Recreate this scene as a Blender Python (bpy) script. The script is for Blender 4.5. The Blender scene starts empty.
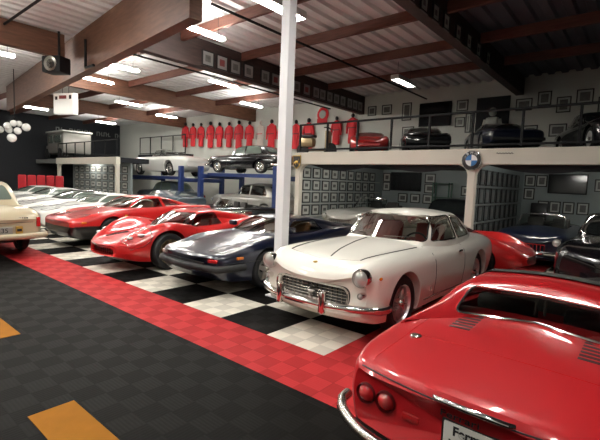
import bpy, bmesh, math, random
import numpy as np
from mathutils import Vector, Matrix
from mathutils.bvhtree import BVHTree
random.seed(7)
PI = math.pi
SC = bpy.context.scene
COL = SC.collection

# ------------------------------------------------------------------ materials
def mat(name, col, rough=.5, metal=0., coat=0., emit=None, es=0., spec=.5, noise=None, bump=0., bscale=40., alpha=None, coat_rough=.03):
    m = bpy.data.materials.new(name); m.use_nodes = True
    nt = m.node_tree; b = nt.nodes['Principled BSDF']
    c = tuple(col) + (1,)
    b.inputs['Base Color'].default_value = c
    b.inputs['Roughness'].default_value = rough
    b.inputs['Metallic'].default_value = metal
    b.inputs['Coat Weight'].default_value = coat
    b.inputs['Coat Roughness'].default_value = coat_rough
    b.inputs['Specular IOR Level'].default_value = spec
    if emit:
        b.inputs['Emission Color'].default_value = tuple(emit) + (1,)
        b.inputs['Emission Strength'].default_value = es
    if noise or bump:
        tc = nt.nodes.new('ShaderNodeTexCoord'); nz = nt.nodes.new('ShaderNodeTexNoise')
        nz.inputs['Scale'].default_value = noise[0] if noise else bscale
        nz.inputs['Detail'].default_value = 5
        nt.links.new(tc.outputs['Object'], nz.inputs['Vector'])
        if noise:
            mx = nt.nodes.new('ShaderNodeMix'); mx.data_type = 'RGBA'
            mx.inputs[6].default_value = c
            mx.inputs[7].default_value = tuple(noise[1]) + (1,)
            nt.links.new(nz.outputs['Fac'], mx.inputs[0]); nt.links.new(mx.outputs[2], b.inputs['Base Color'])
        if bump:
            bp = nt.nodes.new('ShaderNodeBump'); bp.inputs['Strength'].default_value = bump
            bp.inputs['Distance'].default_value = .01
            nt.links.new(nz.outputs['Fac'], bp.inputs['Height']); nt.links.new(bp.outputs['Normal'], b.inputs['Normal'])
    return m

def glass_mat(name, tint, mixf=.08, rough=.02):
    m = bpy.data.materials.new(name); m.use_nodes = True; nt = m.node_tree
    for n in list(nt.nodes): nt.nodes.remove(n)
    out = nt.nodes.new('ShaderNodeOutputMaterial'); mx = nt.nodes.new('ShaderNodeMixShader')
    tr = nt.nodes.new('ShaderNodeBsdfTransparent'); gl = nt.nodes.new('ShaderNodeBsdfGlossy')
    lw = nt.nodes.new('ShaderNodeLayerWeight'); lw.inputs['Blend'].default_value = .35
    mp = nt.nodes.new('ShaderNodeMapRange'); mp.inputs[3].default_value = mixf; mp.inputs[4].default_value = .9
    tr.inputs['Color'].default_value = tuple(tint) + (1,)
    gl.inputs['Roughness'].default_value = rough
    nt.links.new(lw.outputs['Facing'], mp.inputs[0]); nt.links.new(mp.outputs[0], mx.inputs[0])
    nt.links.new(tr.outputs[0], mx.inputs[1]); nt.links.new(gl.outputs[0], mx.inputs[2]); nt.links.new(mx.outputs[0], out.inputs[0])
    return m

def wood_mat(name, c1, c2):
    m = mat(name, c1, .65); nt = m.node_tree; b = nt.nodes['Principled BSDF']
    tc = nt.nodes.new('ShaderNodeTexCoord'); mp = nt.nodes.new('ShaderNodeMapping'); nz = nt.nodes.new('ShaderNodeTexNoise')
    mp.inputs['Scale'].default_value = (1.2, 1.2, 9)
    nz.inputs['Scale'].default_value = 2.2; nz.inputs['Detail'].default_value = 6
    cr = nt.nodes.new('ShaderNodeValToRGB')
    cr.color_ramp.elements[0].position = .3; cr.color_ramp.elements[0].color = tuple(c1) + (1,)
    cr.color_ramp.elements[1].position = .7; cr.color_ramp.elements[1].color = tuple(c2) + (1,)
    L = nt.links.new
    L(tc.outputs['Object'], mp.inputs['Vector']); L(mp.outputs[0], nz.inputs['Vector']); L(nz.outputs['Fac'], cr.inputs['Fac']); L(cr.outputs[0], b.inputs['Base Color'])
    return m

M = {}
M['ivory_paint'] = mat('ivory_paint', (.88, .85, .77), .35, coat=.8)
M['red_paint'] = mat('red_paint', (.39, .006, .010), .38, coat=.6, spec=.35)
M['red_paint_far'] = mat('red_paint_far', (.50, .012, .012), .3, coat=1)
M['navy_paint'] = mat('navy_paint', (.004, .007, .022), .28, coat=.9, coat_rough=.12)
M['white_paint'] = mat('white_paint', (.78, .78, .74), .3, coat=.8)
M['beige_paint'] = mat('beige_paint', (.42, .36, .24), .35, coat=.8)
M['black_paint'] = mat('black_paint', (.006, .006, .008), .2, coat=1)
M['slate_paint'] = mat('slate_paint', (.06, .085, .11), .3, coat=1)
M['silver_paint'] = mat('silver_paint', (.32, .31, .28), .3, metal=.3, coat=.8)
M['chrome'] = mat('chrome', (.82, .80, .77), .12, metal=1)
M['dull_chrome'] = mat('dull_chrome', (.45, .42, .38), .25, metal=1)
M['black_rubber'] = mat('black_rubber', (.010, .010, .011), .7)
M['black_trim'] = mat('black_trim', (.008, .008, .009), .45)
M['black_vinyl'] = mat('black_vinyl', (.035, .034, .030), .6, bump=.4, bscale=160)
M['dark_interior'] = mat('dark_interior', (.03, .026, .024), .75)
M['tan_leather'] = mat('tan_leather', (.30, .14, .06), .5)
M['oxblood_leather'] = mat('oxblood_leather', (.30, .03, .025), .45)
M['alloy'] = mat('alloy', (.55, .53, .50), .28, metal=.9)
M['gold_alloy'] = mat('gold_alloy', (.40, .31, .18), .35, metal=.8)
M['wire'] = mat('wire', (.85, .84, .82), .38, metal=1)
M['lens'] = mat('lens', (.50, .50, .47), .12, metal=.25, coat=1)
M['dark_red'] = mat('dark_red', (.10, .006, .008), .3, coat=.6)
M['red_lens'] = mat('red_lens', (.42, .01, .012), .15, coat=1)
M['orange_lens'] = mat('orange_lens', (.75, .20, .015), .2, coat=1)
M['plate_white'] = mat('plate_white', (.70, .69, .64), .5)
M['ink'] = mat('ink', (.01, .01, .012), .5)
M['glass'] = glass_mat('glass', (.62, .66, .62))
M['dark_glass'] = mat('dark_glass', (.010, .012, .012), .05, coat=1, spec=.8)
M['pale_glass'] = mat('pale_glass', (.12, .15, .13), .08, coat=1, spec=.8)
M['yellow'] = mat('yellow', (.8, .55, .03), .4)
M['gold'] = mat('gold', (.55, .36, .08), .35, metal=.7)
M['white_post'] = mat('white_post', (.86, .86, .88), .5)
M['fascia'] = mat('fascia', (.70, .67, .58), .6, noise=(.8, (.60, .56, .48)))
M['grey_fascia'] = mat('grey_fascia', (.20, .21, .20), .6)
M['wall_white'] = mat('wall_white', (.66, .66, .60), .75, noise=(1.5, (.56, .57, .53)))
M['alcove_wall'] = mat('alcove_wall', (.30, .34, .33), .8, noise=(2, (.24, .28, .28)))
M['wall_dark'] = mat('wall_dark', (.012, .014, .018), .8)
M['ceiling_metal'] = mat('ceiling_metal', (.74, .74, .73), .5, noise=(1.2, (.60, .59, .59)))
M['ceiling_shade'] = mat('ceiling_shade', (.10, .10, .12), .6, noise=(1.2, (.06, .06, .075)))  # same deck, with the shade of the unlit right end put into its colour
M['glulam'] = wood_mat('glulam', (.085, .033, .017), (.15, .064, .034))
M['purlin'] = wood_mat('purlin', (.085, .027, .017), (.14, .05, .032))
M['steel_dark'] = mat('steel_dark', (.008, .008, .009), .55, spec=.2)
M['beam_dark'] = wood_mat('beam_dark', (.030, .018, .016), (.055, .032, .028))
M['lift_blue'] = mat('lift_blue', (.015, .035, .15), .4, coat=.3)
M['lamp_body'] = mat('lamp_body', (.55, .55, .53), .5)
M['suit_red'] = mat('suit_red', (.62, .02, .03), .75)
M['suit_white'] = mat('suit_white', (.62, .52, .47), .75)
M['frame_black'] = mat('frame_black', (.012, .012, .012), .4)
M['mat_beam'] = mat('mat_beam', (.26, .26, .25), .7)
M['mat_grey'] = mat('mat_grey', (.17, .19, .19), .7)
M['mat_board'] = mat('mat_board', (.50, .52, .48), .7)
M['photo_dark'] = mat('photo_dark', (.03, .033, .04), .35, noise=(14, (.20, .19, .17)))
M['photo_red'] = mat('photo_red', (.30, .03, .03), .35, noise=(14, (.10, .05, .05)))
M['screen'] = mat('screen', (.010, .011, .013), .12)
M['floor_yellow'] = mat('floor_yellow', (.27, .105, .008), .8, spec=.1, noise=(9, (.20, .08, .006)))
M['globe_glass'] = mat('globe_glass', (.85, .85, .82), .2, coat=1)
M['green_metal'] = mat('green_metal', (.05, .13, .09), .5)
M['blue_enamel'] = mat('blue_enamel', (.03, .16, .42), .3)
M['white_enamel'] = mat('white_enamel', (.8, .8, .8), .3)
M['red_fabric'] = mat('red_fabric', (.50, .015, .025), .7)
M['grille_dark'] = mat('grille_dark', (.012, .012, .013), .5)

def tube_mat(s):
    return mat('tube_glow_%d' % s, (1, 1, 1), .5, emit=(1., .97, .90), es=s)
M['tube'] = tube_mat(75); M['tube_dim'] = tube_mat(14); M['tube_bay'] = tube_mat(66)

# ------------------------------------------------------------------ basic helpers
def new_obj(name, verts, faces, m=None, parent=None, smooth=False, mats=None, mi=None):
    me = bpy.data.meshes.new(name); me.from_pydata([tuple(v) for v in verts], [], faces)
    o = bpy.data.objects.new(name, me); COL.objects.link(o)
    if mats:
        for k in mats: me.materials.append(k)
        if mi: me.polygons.foreach_set('material_index', mi)
    elif m: me.materials.append(m)
    if parent: o.parent = parent
    if smooth: me.polygons.foreach_set('use_smooth', [True] * len(me.polygons))
    me.update()
    return o

def bm_obj(name, bm, m=None, parent=None, smooth=False, sharp=None):
    me = bpy.data.meshes.new(name); bm.to_mesh(me); bm.free()
    o = bpy.data.objects.new(name, me); COL.objects.link(o)
    if m: me.materials.append(m)
    if parent: o.parent = parent
    if smooth:
        me.polygons.foreach_set('use_smooth', [True] * len(me.polygons))
        if sharp: me.set_sharp_from_angle(angle=math.radians(sharp))
    me.update()
    return o

class G:
    """collects shapes into one mesh"""
    def __init__(s): s.v = []; s.f = []; s.m = []; s.cur = 0
    def add(s, vs, fs):
        n = len(s.v); s.v += [tuple(v) for v in vs]; s.f += [tuple(i + n for i in f) for f in fs]; s.m += [s.cur] * len(fs); return s
    def box(s, x0, x1, y0, y1, z0, z1):
        vs = [(x, y, z) for x in (x0, x1) for y in (y0, y1) for z in (z0, z1)]
        return s.add(vs, [(0, 1, 3, 2), (4, 6, 7, 5), (0, 4, 5, 1), (2, 3, 7, 6), (0, 2, 6, 4), (1, 5, 7, 3)])
    def cbox(s, c, d, b=0, rz=0, rx=0):
        """centre/size box with bevelled edges"""
        bm = bmesh.new(); bmesh.ops.create_cube(bm, size=1)
        bmesh.ops.scale(bm, vec=d, verts=bm.verts)
        if b: bmesh.ops.bevel(bm, geom=bm.edges[:], offset=b, segments=2, profile=.6, affect='EDGES')
        bmesh.ops.transform(bm, matrix=Matrix.Translation(c) @ Matrix.Rotation(rz, 4, 'Z') @ Matrix.Rotation(rx, 4, 'X'), verts=bm.verts)
        bm.verts.index_update()
        s.add([v.co for v in bm.verts], [[v.index for v in f.verts] for f in bm.faces]); bm.free(); return s
    def tube(s, pts, r, n=8, closed=False, flat=None):
        pts = [Vector(p) for p in pts]; N = len(pts); rings = []
        up0 = None
        for i, p in enumerate(pts):
            if closed: t = pts[(i + 1) % N] - pts[i - 1]
            else: t = pts[min(i + 1, N - 1)] - pts[max(i - 1, 0)]
            if t.length < 1e-9: t = Vector((0, 0, 1))
            t.normalize()
            if up0 is None:
                up0 = Vector((0, 0, 1)) if abs(t.z) < .9 else Vector((1, 0, 0))
            a = t.cross(up0)
            if a.length < 1e-6: a = t.cross(Vector((0, 1, 0)))
            a.normalize(); b = a.cross(t)
            if flat is None: up0 = b
            rr = r[i] if isinstance(r, (list, tuple)) else r
            fz = flat if flat else 1
            rings.append([p + (a * math.cos(2 * PI * k / n) + b * math.sin(2 * PI * k / n) * fz) * rr for k in range(n)])
        vs = [v for rg in rings for v in rg]; fs = []
        for i in range(N if closed else N - 1):
            j = (i + 1) % N
            for k in range(n): fs.append((i * n + k, i * n + (k + 1) % n, j * n + (k + 1) % n, j * n + k))
        if not closed:
            fs.append(tuple(range(n))[::-1]); fs.append(tuple((N - 1) * n + k for k in range(n)))
        return s.add(vs, fs)
    def rev(s, prof, n=32, c=(0, 0, 0), axis='x', cap=True):
        """profile [(r, h)] revolved about an axis through c"""
        vs = []; fs = []
        for r, h in prof:
            for k in range(n):
                a = 2 * PI * k / n; u, w = r * math.cos(a), r * math.sin(a)
                p = {'x': (h, u, w), 'y': (u, h, w), 'z': (u, w, h)}[axis]
                vs.append((p[0] + c[0], p[1] + c[1], p[2] + c[2]))
        for i in range(len(prof) - 1):
            for k in range(n): fs.append((i * n + k, i * n + (k + 1) % n, (i + 1) * n + (k + 1) % n, (i + 1) * n + k))
        if cap:
            fs.append(tuple(range(n))[::-1]); fs.append(tuple((len(prof) - 1) * n + k for k in range(n)))
        return s.add(vs, fs)
    def prism(s, poly, axis, a, b):
        """polygon in the two other axes extruded along axis from a to b"""
        n = len(poly); vs = []
        for h in (a, b):
            for u, w in poly:
                vs.append({'x': (h, u, w), 'y': (u, h, w), 'z': (u, w, h)}[axis])
        fs = [tuple(range(n))[::-1], tuple(range(n, 2 * n))] + [(i, (i + 1) % n, n + (i + 1) % n, n + i) for i in range(n)]
        return s.add(vs, fs)
    def ball(s, c, r, u=16, v=10, sc=(1, 1, 1)):
        vs = [(c[0], c[1], c[2] - r * sc[2])]; fs = []
        for i in range(1, v):
            t = -PI / 2 + PI * i / v
            for k in range(u):
                a = 2 * PI * k / u
                vs.append((c[0] + r * sc[0] * math.cos(t) * math.cos(a), c[1] + r * sc[1] * math.cos(t) * math.sin(a), c[2] + r * sc[2] * math.sin(t)))
        vs.append((c[0], c[1], c[2] + r * sc[2]))
        for k in range(u): fs.append((0, 1 + (k + 1) % u, 1 + k))
        for i in range(v - 2):
            for k in range(u):
                a = 1 + i * u; fs.append((a + k, a + (k + 1) % u, a + u + (k + 1) % u, a + u + k))
        t = 1 + (v - 2) * u; T = len(vs) - 1
        for k in range(u): fs.append((t + k, t + (k + 1) % u, T))
        return s.add(vs, fs)
    def obj(s, name, m=None, parent=None, smooth=False, sharp=40, mats=None):
        bm = bmesh.new(); vs = [bm.verts.new(v) for v in s.v]
        for f, k in zip(s.f, s.m):
            try: bf = bm.faces.new([vs[i] for i in f]); bf.material_index = k
            except ValueError: pass
        bmesh.ops.recalc_face_normals(bm, faces=bm.faces)
        o = bm_obj(name, bm, m, parent, smooth, sharp if smooth else None)
        if mats:
            for k in mats: o.data.materials.append(k)
        return o

def tag(o, label=None, cat=None, group=None, kind=None):
    if label: o['label'] = label
    if cat: o['category'] = cat
    if group: o['group'] = group
    if kind: o['kind'] = kind
    return o

def thing(name, loc=(0, 0, 0), rz=0, label=None, cat=None, group=None):
    o = bpy.data.objects.new(name, None); COL.objects.link(o); o.empty_display_size = .1
    o.location = loc; o.rotation_euler = (0, 0, rz)
    return tag(o, label, cat, group)

def kids(o): return [c for c in bpy.data.objects if c.parent == o]
def copy_tree(o, parent=None):
    c = o.copy(); COL.objects.link(c)
    if parent: c.parent = parent
    for ch in kids(o): copy_tree(ch, c)
    return c

def text_mesh(name, body, size, m, parent, mtx, depth=.004, font_x=1., bold=0.0):
    cu = bpy.data.curves.new(name, 'FONT'); cu.body = body; cu.size = size; cu.extrude = depth; cu.align_x = 'CENTER'; cu.align_y = 'CENTER'; cu.offset = bold
    t = bpy.data.objects.new(name, cu); COL.objects.link(t)
    bpy.context.view_layer.update()
    me = bpy.data.meshes.new_from_object(t.evaluated_get(bpy.context.evaluated_depsgraph_get()))
    bpy.data.objects.remove(t)
    me.transform(mtx @ Matrix.Diagonal((font_x, 1, 1, 1))); me.name = name
    me.materials.clear(); me.materials.append(m)
    o = bpy.data.objects.new(name, me); COL.objects.link(o)
    if parent: o.parent = parent
    return o

# ------------------------------------------------------------------ lofted coachwork
def pch(tab, x):
    X = np.array([t[0] for t in tab], float); Y = np.array([t[1] for t in tab], float)
    if len(X) == 1: return np.full_like(np.asarray(x, float), Y[0])
    h = np.diff(X); d = np.diff(Y) / h; m = np.zeros(len(X))
    m[0] = d[0]; m[-1] = d[-1]
    for i in range(1, len(X) - 1):
        if d[i - 1] * d[i] > 0:
            w1 = 2 * h[i] + h[i - 1]; w2 = h[i] + 2 * h[i - 1]
            m[i] = (w1 + w2) / (w1 / d[i - 1] + w2 / d[i])
    x = np.clip(np.asarray(x, float), X[0], X[-1]); k = np.clip(np.searchsorted(X, x) - 1, 0, len(X) - 2)
    t = (x - X[k]) / h[k]
    return (Y[k] * (1 + 2 * t) * (1 - t) ** 2 + m[k] * h[k] * t * (1 - t) ** 2 + Y[k + 1] * t * t * (3 - 2 * t) + m[k + 1] * h[k] * t * t * (t - 1))

def crom(P, n):
    P = np.array(P, float); out = []
    Q = np.vstack([2 * P[0] - P[1], P, 2 * P[-1] - P[-2]])
    for i in range(len(P) - 1):
        p0, p1, p2, p3 = Q[i], Q[i + 1], Q[i + 2], Q[i + 3]
        for k in range(n):
            t = k / n
            out.append(.5 * ((2 * p1) + (p2 - p0) * t + (2 * p0 - 5 * p1 + 4 * p2 - p3) * t * t + (3 * p1 - p0 - 3 * p2 + p3) * t ** 3))
    out.append(P[-1]); return np.array(out)

def loft(rows, cap=True):
    """rows: list of half sections (x>=0) from bottom centre to top centre as (x,y,z)"""
    K = len(rows[0]); ring = 2 * K - 2; vs = []; fs = []
    for r in rows:
        for p in r: vs.append((p[0], p[1], p[2]))
        for p in r[-2:0:-1]: vs.append((-p[0], p[1], p[2]))
    for i in range(len(rows) - 1):
        for k in range(ring):
            a = i * ring; b = a + ring
            fs.append((a + k, a + (k + 1) % ring, b + (k + 1) % ring, b + k))
    if cap:
        for i in (0, len(rows) - 1):
            c = np.mean(np.array(vs[i * ring:(i + 1) * ring]), axis=0); vs.append(tuple(c)); ci = len(vs) - 1
            for k in range(ring):
                a, b = i * ring + k, i * ring + (k + 1) % ring
                fs.append((ci, b, a) if i == 0 else (ci, a, b))
    return vs, fs

def body_loft(S, q=1.0):
    L = S['L']; T = S['body']
    base = np.concatenate([[0, .012, .03, .06, .1], np.linspace(.15, L - .15, int(46 * q)), [L - .1, L - .06, L - .03, L - .012, L]])
    col = {k: pch(T[k], base) for k in T}
    rows = []; n = max(2, int(round(4 * q)))
    Wm = max(col['W'])
    for i, y in enumerate(base):
        g = {k: col[k][i] for k in col}
        W = g['W']; zb = g['zb']; wb = W - g.get('in', .05)
        P = [(0, zb), (wb * .6, zb), (wb * .96, zb + .002), (wb + .012, zb + .03), (W - (W - wb) * .12, zb + (g['zw'] - zb) * .6), (W, g['zw']), (W * g['xs'], g['zs']), (W * g['xc'], g['zc']), (W * g['xv'], g['zv']), (W * .22, g['zm'] - (g['zm'] - g['zv']) * .12), (0, g['zm'])]
        s = crom(P, n)
        bf = S.get('bowF', .15) * max(0, 1 - y / 1.2) ** 1.5; br = S.get('bowR', .12) * max(0, 1 - (L - y) / 1.) ** 1.5
        rows.append([(max(0, p[0]), y + (bf - br) * (abs(p[0]) / Wm) ** 2.4, p[1]) for p in s])
    return loft(rows)

def cabin_loft(S, q=1.0, inset=0.):
    C = S['cab']; y0, y1 = C['zt'][0][0], C['zt'][-1][0]
    ys = np.linspace(y0, y1, int(44 * q)); rows = []
    zt = pch(C['zt'], ys); wb = pch(C['wb'], ys); wt = pch(C['wt'], ys); z0 = pch(C['z0'], ys)
    bowF, bowR = C.get('bowF', .2), C.get('bowR', .12); mid = C.get('mid', (y0 + y1) / 2)
    n = max(3, int(6 * q)); zmax = max(zt)
    for i, y in enumerate(ys):
        zb = z0[i]; top = zt[i] - inset; H = max(top - zb, .01); Hf = zmax - zb
        Wb = wb[i] - inset; t = min(1, H / Hf); Wt = Wb + (wt[i] - inset - Wb) * t
        r = min(C.get('r', .12), H * .75); cz = C.get('crown', .035) * t
        P = [(Wb, zb)]
        for k in range(1, n + 1):
            f = k / n; zz = zb + (H - r - cz) * f; P.append((Wb + (Wt - Wb) * (f ** 1.4) * .8, zz))
        x1, zz1 = P[-1]
        for k in range(1, n + 1):
            a = PI / 2 * k / n; P.append((x1 - r * 1.1 * (1 - math.cos(a)), zz1 + r * math.sin(a)))
        x2, zz2 = P[-1]
        for k in range(1, n + 1):
            f = k / n; P.append((x2 * (1 - f), zz2 + cz * math.sin(f * PI / 2)))
        P = [(0, zb)] + P
        w = max(0, (mid - y) / (mid - y0)) ; wr = max(0, (y - mid) / (y1 - mid))
        rows.append([(max(0, p[0]), y + bowF * w * (p[0] / .7) ** 2 - bowR * wr * (p[0] / .7) ** 2, p[1]) for p in P])
    return rows

def open_cabin(S, q=1., inset=0.):
    """cabin surface without its underside"""
    rows = [r[1:] for r in cabin_loft(S, q, inset)]
    K = len(rows[0]); R = 2 * K - 1; vs = []; fs = []
    for r in rows:
        for p in r: vs.append(p)
        for p in r[-2::-1]: vs.append((-p[0], p[1], p[2]))
    for i in range(len(rows) - 1):
        for k in range(R - 1):
            a = i * R; b = a + R; fs.append((a + k, b + k, b + k + 1, a + k + 1))
    return vs, fs

def rpoly(P, r, n=4):
    """round the corners of a polygon"""
    out = []; N = len(P)
    for i in range(N):
        p = Vector(P[i]); a = Vector(P[i - 1]) - p; b = Vector(P[(i + 1) % N]) - p
        d = min(r, a.length * .45, b.length * .45); s = p + a.normalized() * d; e = p + b.normalized() * d
        for k in range(n + 1):
            t = k / n; out.append(tuple(s * (1 - t) ** 2 + p * 2 * t * (1 - t) + e * t * t))
    return out

def grow(P, d):
    c = Vector((sum(p[0] for p in P) / len(P), sum(p[1] for p in P) / len(P))); out = []
    for p in P:
        v = Vector(p) - c; out.append(tuple(c + v * (1 + d / max(v.length, .01))))
    return out

def patch(src, poly, axes, off=0., keep=None):
    """piece of a surface inside a convex polygon seen along the third axis"""
    vs, fs = src; ia, ib = axes
    A = sum(poly[i][0] * poly[(i + 1) % len(poly)][1] - poly[(i + 1) % len(poly)][0] * poly[i][1] for i in range(len(poly)))
    if A < 0: poly = poly[::-1]
    bm = bmesh.new(); V = [bm.verts.new(v) for v in vs]
    for f in fs:
        try: bm.faces.new([V[i] for i in f])
        except ValueError: pass
    bm.normal_update()
    if off:
        nn = {v: v.normal.copy() for v in bm.verts}
        for v in bm.verts: v.co += nn[v] * off
    if keep:
        kill = [f for f in bm.faces if not keep(f.calc_center_median(), f.normal)]
        bmesh.ops.delete(bm, geom=kill, context='FACES')
    for i in range(len(poly)):
        p, q = poly[i], poly[(i + 1) % len(poly)]
        dx, dy = q[0] - p[0], q[1] - p[1]
        if abs(dx) + abs(dy) < 1e-6: continue
        co = [0, 0, 0]; no = [0, 0, 0]; co[ia], co[ib] = p; no[ia], no[ib] = dy, -dx
        bmesh.ops.bisect_plane(bm, geom=bm.verts[:] + bm.edges[:] + bm.faces[:], plane_co=co, plane_no=no, clear_outer=True)
    return bm

def punch(bm, poly, axes, keep):
    """cut a convex opening, seen along the third axis, out of a surface"""
    ia, ib = axes
    A = sum(poly[i][0] * poly[(i + 1) % len(poly)][1] - poly[(i + 1) % len(poly)][0] * poly[i][1] for i in range(len(poly)))
    if A < 0: poly = poly[::-1]
    E = []
    for i in range(len(poly)):
        p, q = poly[i], poly[(i + 1) % len(poly)]
        dx, dy = q[0] - p[0], q[1] - p[1]; l = math.hypot(dx, dy)
        if l > 1e-5: E.append((p, (dy / l, -dx / l)))
    lo = [min(p[k] for p in poly) - .03 for k in (0, 1)]; hi = [max(p[k] for p in poly) + .03 for k in (0, 1)]
    for p, n in E:
        fs = []
        for f in bm.faces:
            c = f.calc_center_median()
            if keep(c, f.normal) and lo[0] < c[ia] < hi[0] and lo[1] < c[ib] < hi[1]: fs.append(f)
        geom = list({v for f in fs for v in f.verts}) + list({e for f in fs for e in f.edges}) + fs
        co = [0, 0, 0]; no = [0, 0, 0]; co[ia], co[ib] = p; no[ia], no[ib] = n
        bmesh.ops.bisect_plane(bm, geom=geom, plane_co=co, plane_no=no)
    kill = []
    for f in bm.faces:
        c = f.calc_center_median()
        if keep(c, f.normal) and all((c[ia] - p[0]) * n[0] + (c[ib] - p[1]) * n[1] < 1e-5 for p, n in E): kill.append(f)
    bmesh.ops.delete(bm, geom=kill, context='FACES')

def boolean(o, cut, op='DIFFERENCE'):
    cut.parent = o.parent; md = o.modifiers.new('b', 'BOOLEAN'); md.object = cut; md.operation = op; md.solver = 'EXACT'
    bpy.context.view_layer.update()
    me = bpy.data.meshes.new_from_object(o.evaluated_get(bpy.context.evaluated_depsgraph_get()))
    o.modifiers.clear(); old = o.data; nm = old.name; o.data = me; bpy.data.meshes.remove(old); me.name = nm
    bpy.data.objects.remove(cut)
    me.polygons.foreach_set('use_smooth', [True] * len(me.polygons)); me.set_sharp_from_angle(angle=math.radians(32)); me.update()
    return o

def bvh(vs, fs): return BVHTree.FromPolygons([tuple(v) for v in vs], fs)

def proj_line(tree, pts, direction, off=.0):
    """drop points on a surface along a direction"""
    out = []; d = Vector(direction)
    for p in pts:
        h = tree.ray_cast(Vector(p), d)
        if h[0] is not None: out.append(h[0] - d * off)
    return out

def dense(P, n=8, closed=False):
    out = []; N = len(P)
    for i in range(N if closed else N - 1):
        a, b = Vector(P[i]), Vector(P[(i + 1) % N])
        for k in range(n): out.append(a.lerp(b, k / n))
    if not closed: out.append(Vector(P[-1]))
    return out

def mir(P): return [(-x, y) for x, y in P][::-1]

# ------------------------------------------------------------------ wheels
def make_wheel(parent, kind, R=.33, w=.19, seg=40):
    """outward is +x, centre at the origin"""
    tyre = G().rev([(R * .66, -w * .42), (R * .80, -w * .5), (R * .93, -w * .49), (R * .985, -w * .38), (R, -w * .2), (R, w * .2), (R * .985, w * .38), (R * .93, w * .49), (R * .80, w * .5), (R * .69, w * .44), (R * .66, w * .3), (R * .62, -w * .3)], seg, cap=False).obj('wheel', M['black_rubber'], parent, True, 50)
    r0 = R * .67; mm = {'wire': 'wire', 'star': 'alloy', 'goldstar': 'gold_alloy', 'cap': 'chrome', 'steel': 'alloy'}[kind]
    g = G(); g.rev([(r0, w * .46), (r0 * .97, w * .47), (r0 * .93, w * .38), (r0 * .90, w * .1), (r0 * .90, -w * .35), (r0, -w * .4)], seg, cap=False)
    if kind == 'wire':
        for k in range(40):
            a = 2 * PI * k / 40; b = a + (.35 if k % 2 else -.35); xx = w * (.30 if (k // 2) % 2 else .02); xh = w * (.38 if k % 4 < 2 else .05)
            g.tube([(xx, r0 * .92 * math.cos(a), r0 * .92 * math.sin(a)), (xh, r0 * .2 * math.cos(b), r0 * .2 * math.sin(b))], .0042, 4)
    elif kind in ('star', 'goldstar'):
        for k in range(5):
            a = 2 * PI * k / 5 + .3
            def pt(rr, off): return (rr * math.cos(a) - off * math.sin(a), rr * math.sin(a) + off * math.cos(a))
            pp = [pt(r0 * .15, -.045), pt(r0 * .93, -.028), pt(r0 * .93, .028), pt(r0 * .15, .045)]
            vs = [(w * .18, *p) for p in pp] + [(w * x, *p) for x, p in zip((.30, .42, .42, .30), pp)]
            g.add(vs, [(0, 1, 2, 3), (4, 7, 6, 5), (0, 4, 5, 1), (1, 5, 6, 2), (2, 6, 7, 3), (3, 7, 4, 0)])
        g.rev([(r0 * .9, -w * .2), (r0 * .3, -w * .2)], seg, cap=False)
    else:
        g.rev([(r0 * .93, w * .30), (r0 * .75, w * .40), (r0 * .62, w * .30), (r0 * .55, w * .28)], seg, cap=False)
    rim = g.obj('rim', M[mm], tyre, True, 45)
    h = G()
    if kind == 'wire':
        h.rev([(r0 * .22, -w * .1), (r0 * .2, w * .40), (r0 * .13, w * .52), (r0 * .07, w * .58)], 20)
        for s in (0, PI / 2, PI, 3 * PI / 2):
            h.tube([(w * .52, 0, 0), (w * .52, r0 * .27 * math.cos(s), r0 * .27 * math.sin(s))], .008, 6)
    elif kind in ('star', 'goldstar'): h.rev([(r0 * .25, w * .1), (r0 * .22, w * .36), (r0 * .1, w * .42)], 20)
    else: h.rev([(r0 * .56, w * .26), (r0 * .5, w * .44), (r0 * .3, w * .54), (r0 * .05, w * .56)], 28)
    h.obj('hub_cap', M['chrome'] if kind != 'goldstar' else M['gold_alloy'], tyre, True, 50)
    # brake disc / dark backing
    G().rev([(r0 * .9, -w * .36), (r0 * .9, -w * .30)], 24).obj('brake_drum', M['grille_dark'], tyre, True)
    return tyre

def put_wheels(root, S):
    first = None; R = S['R']; w = S.get('tw', .19)
    for (y, tr) in ((S['fa'], S['tf']), (S['ra'], S['tr'])):
        for s in (1, -1):
            o = first and copy_tree(first, root) or make_wheel(root, S['wheel'], R, w)
            first = first or o
            o.location = (s * (tr - w / 2), y, R); o.rotation_euler = (0, 0, 0 if s > 0 else PI)
    return first

# ------------------------------------------------------------------ seats, steering wheels
def seat(parent, x, y, z, m, high=.62, wd=.46):
    g = G(); g.cbox((x, y, z + .08), (wd, .48, .16), .05)
    g.cbox((x, y + .27, z + .16 + high / 2 - .06), (wd * .95, .14, high), .055, rx=-.22)
    return g.obj('seat', m, parent, True, 60)

def steering(parent, x, y, z, r=.18, hub='black_trim', tilt=-.45):
    root = G(); c = Vector((x, y, z)); rot = Matrix.Rotation(tilt, 3, 'X')
    ring = [c + rot @ Vector((r * math.cos(a), 0, r * math.sin(a))) for a in [2 * PI * k / 28 for k in range(28)]]
    root.tube(ring, .014, 8, True)
    o = root.obj('steering_wheel', M['black_trim'], parent, True, 60)
    sp = G()
    for a in (0, PI, -PI / 2): sp.tube([c, c + rot @ Vector((r * math.cos(a), 0, r * math.sin(a)))], .011, 6)
    sp.obj('spoke', M['alloy'], o, True)
    h = G(); h.ball(c, .036, 14, 8, (1, .5, 1)); h.obj('horn_button', M[hub], o, True)
    return o

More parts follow.
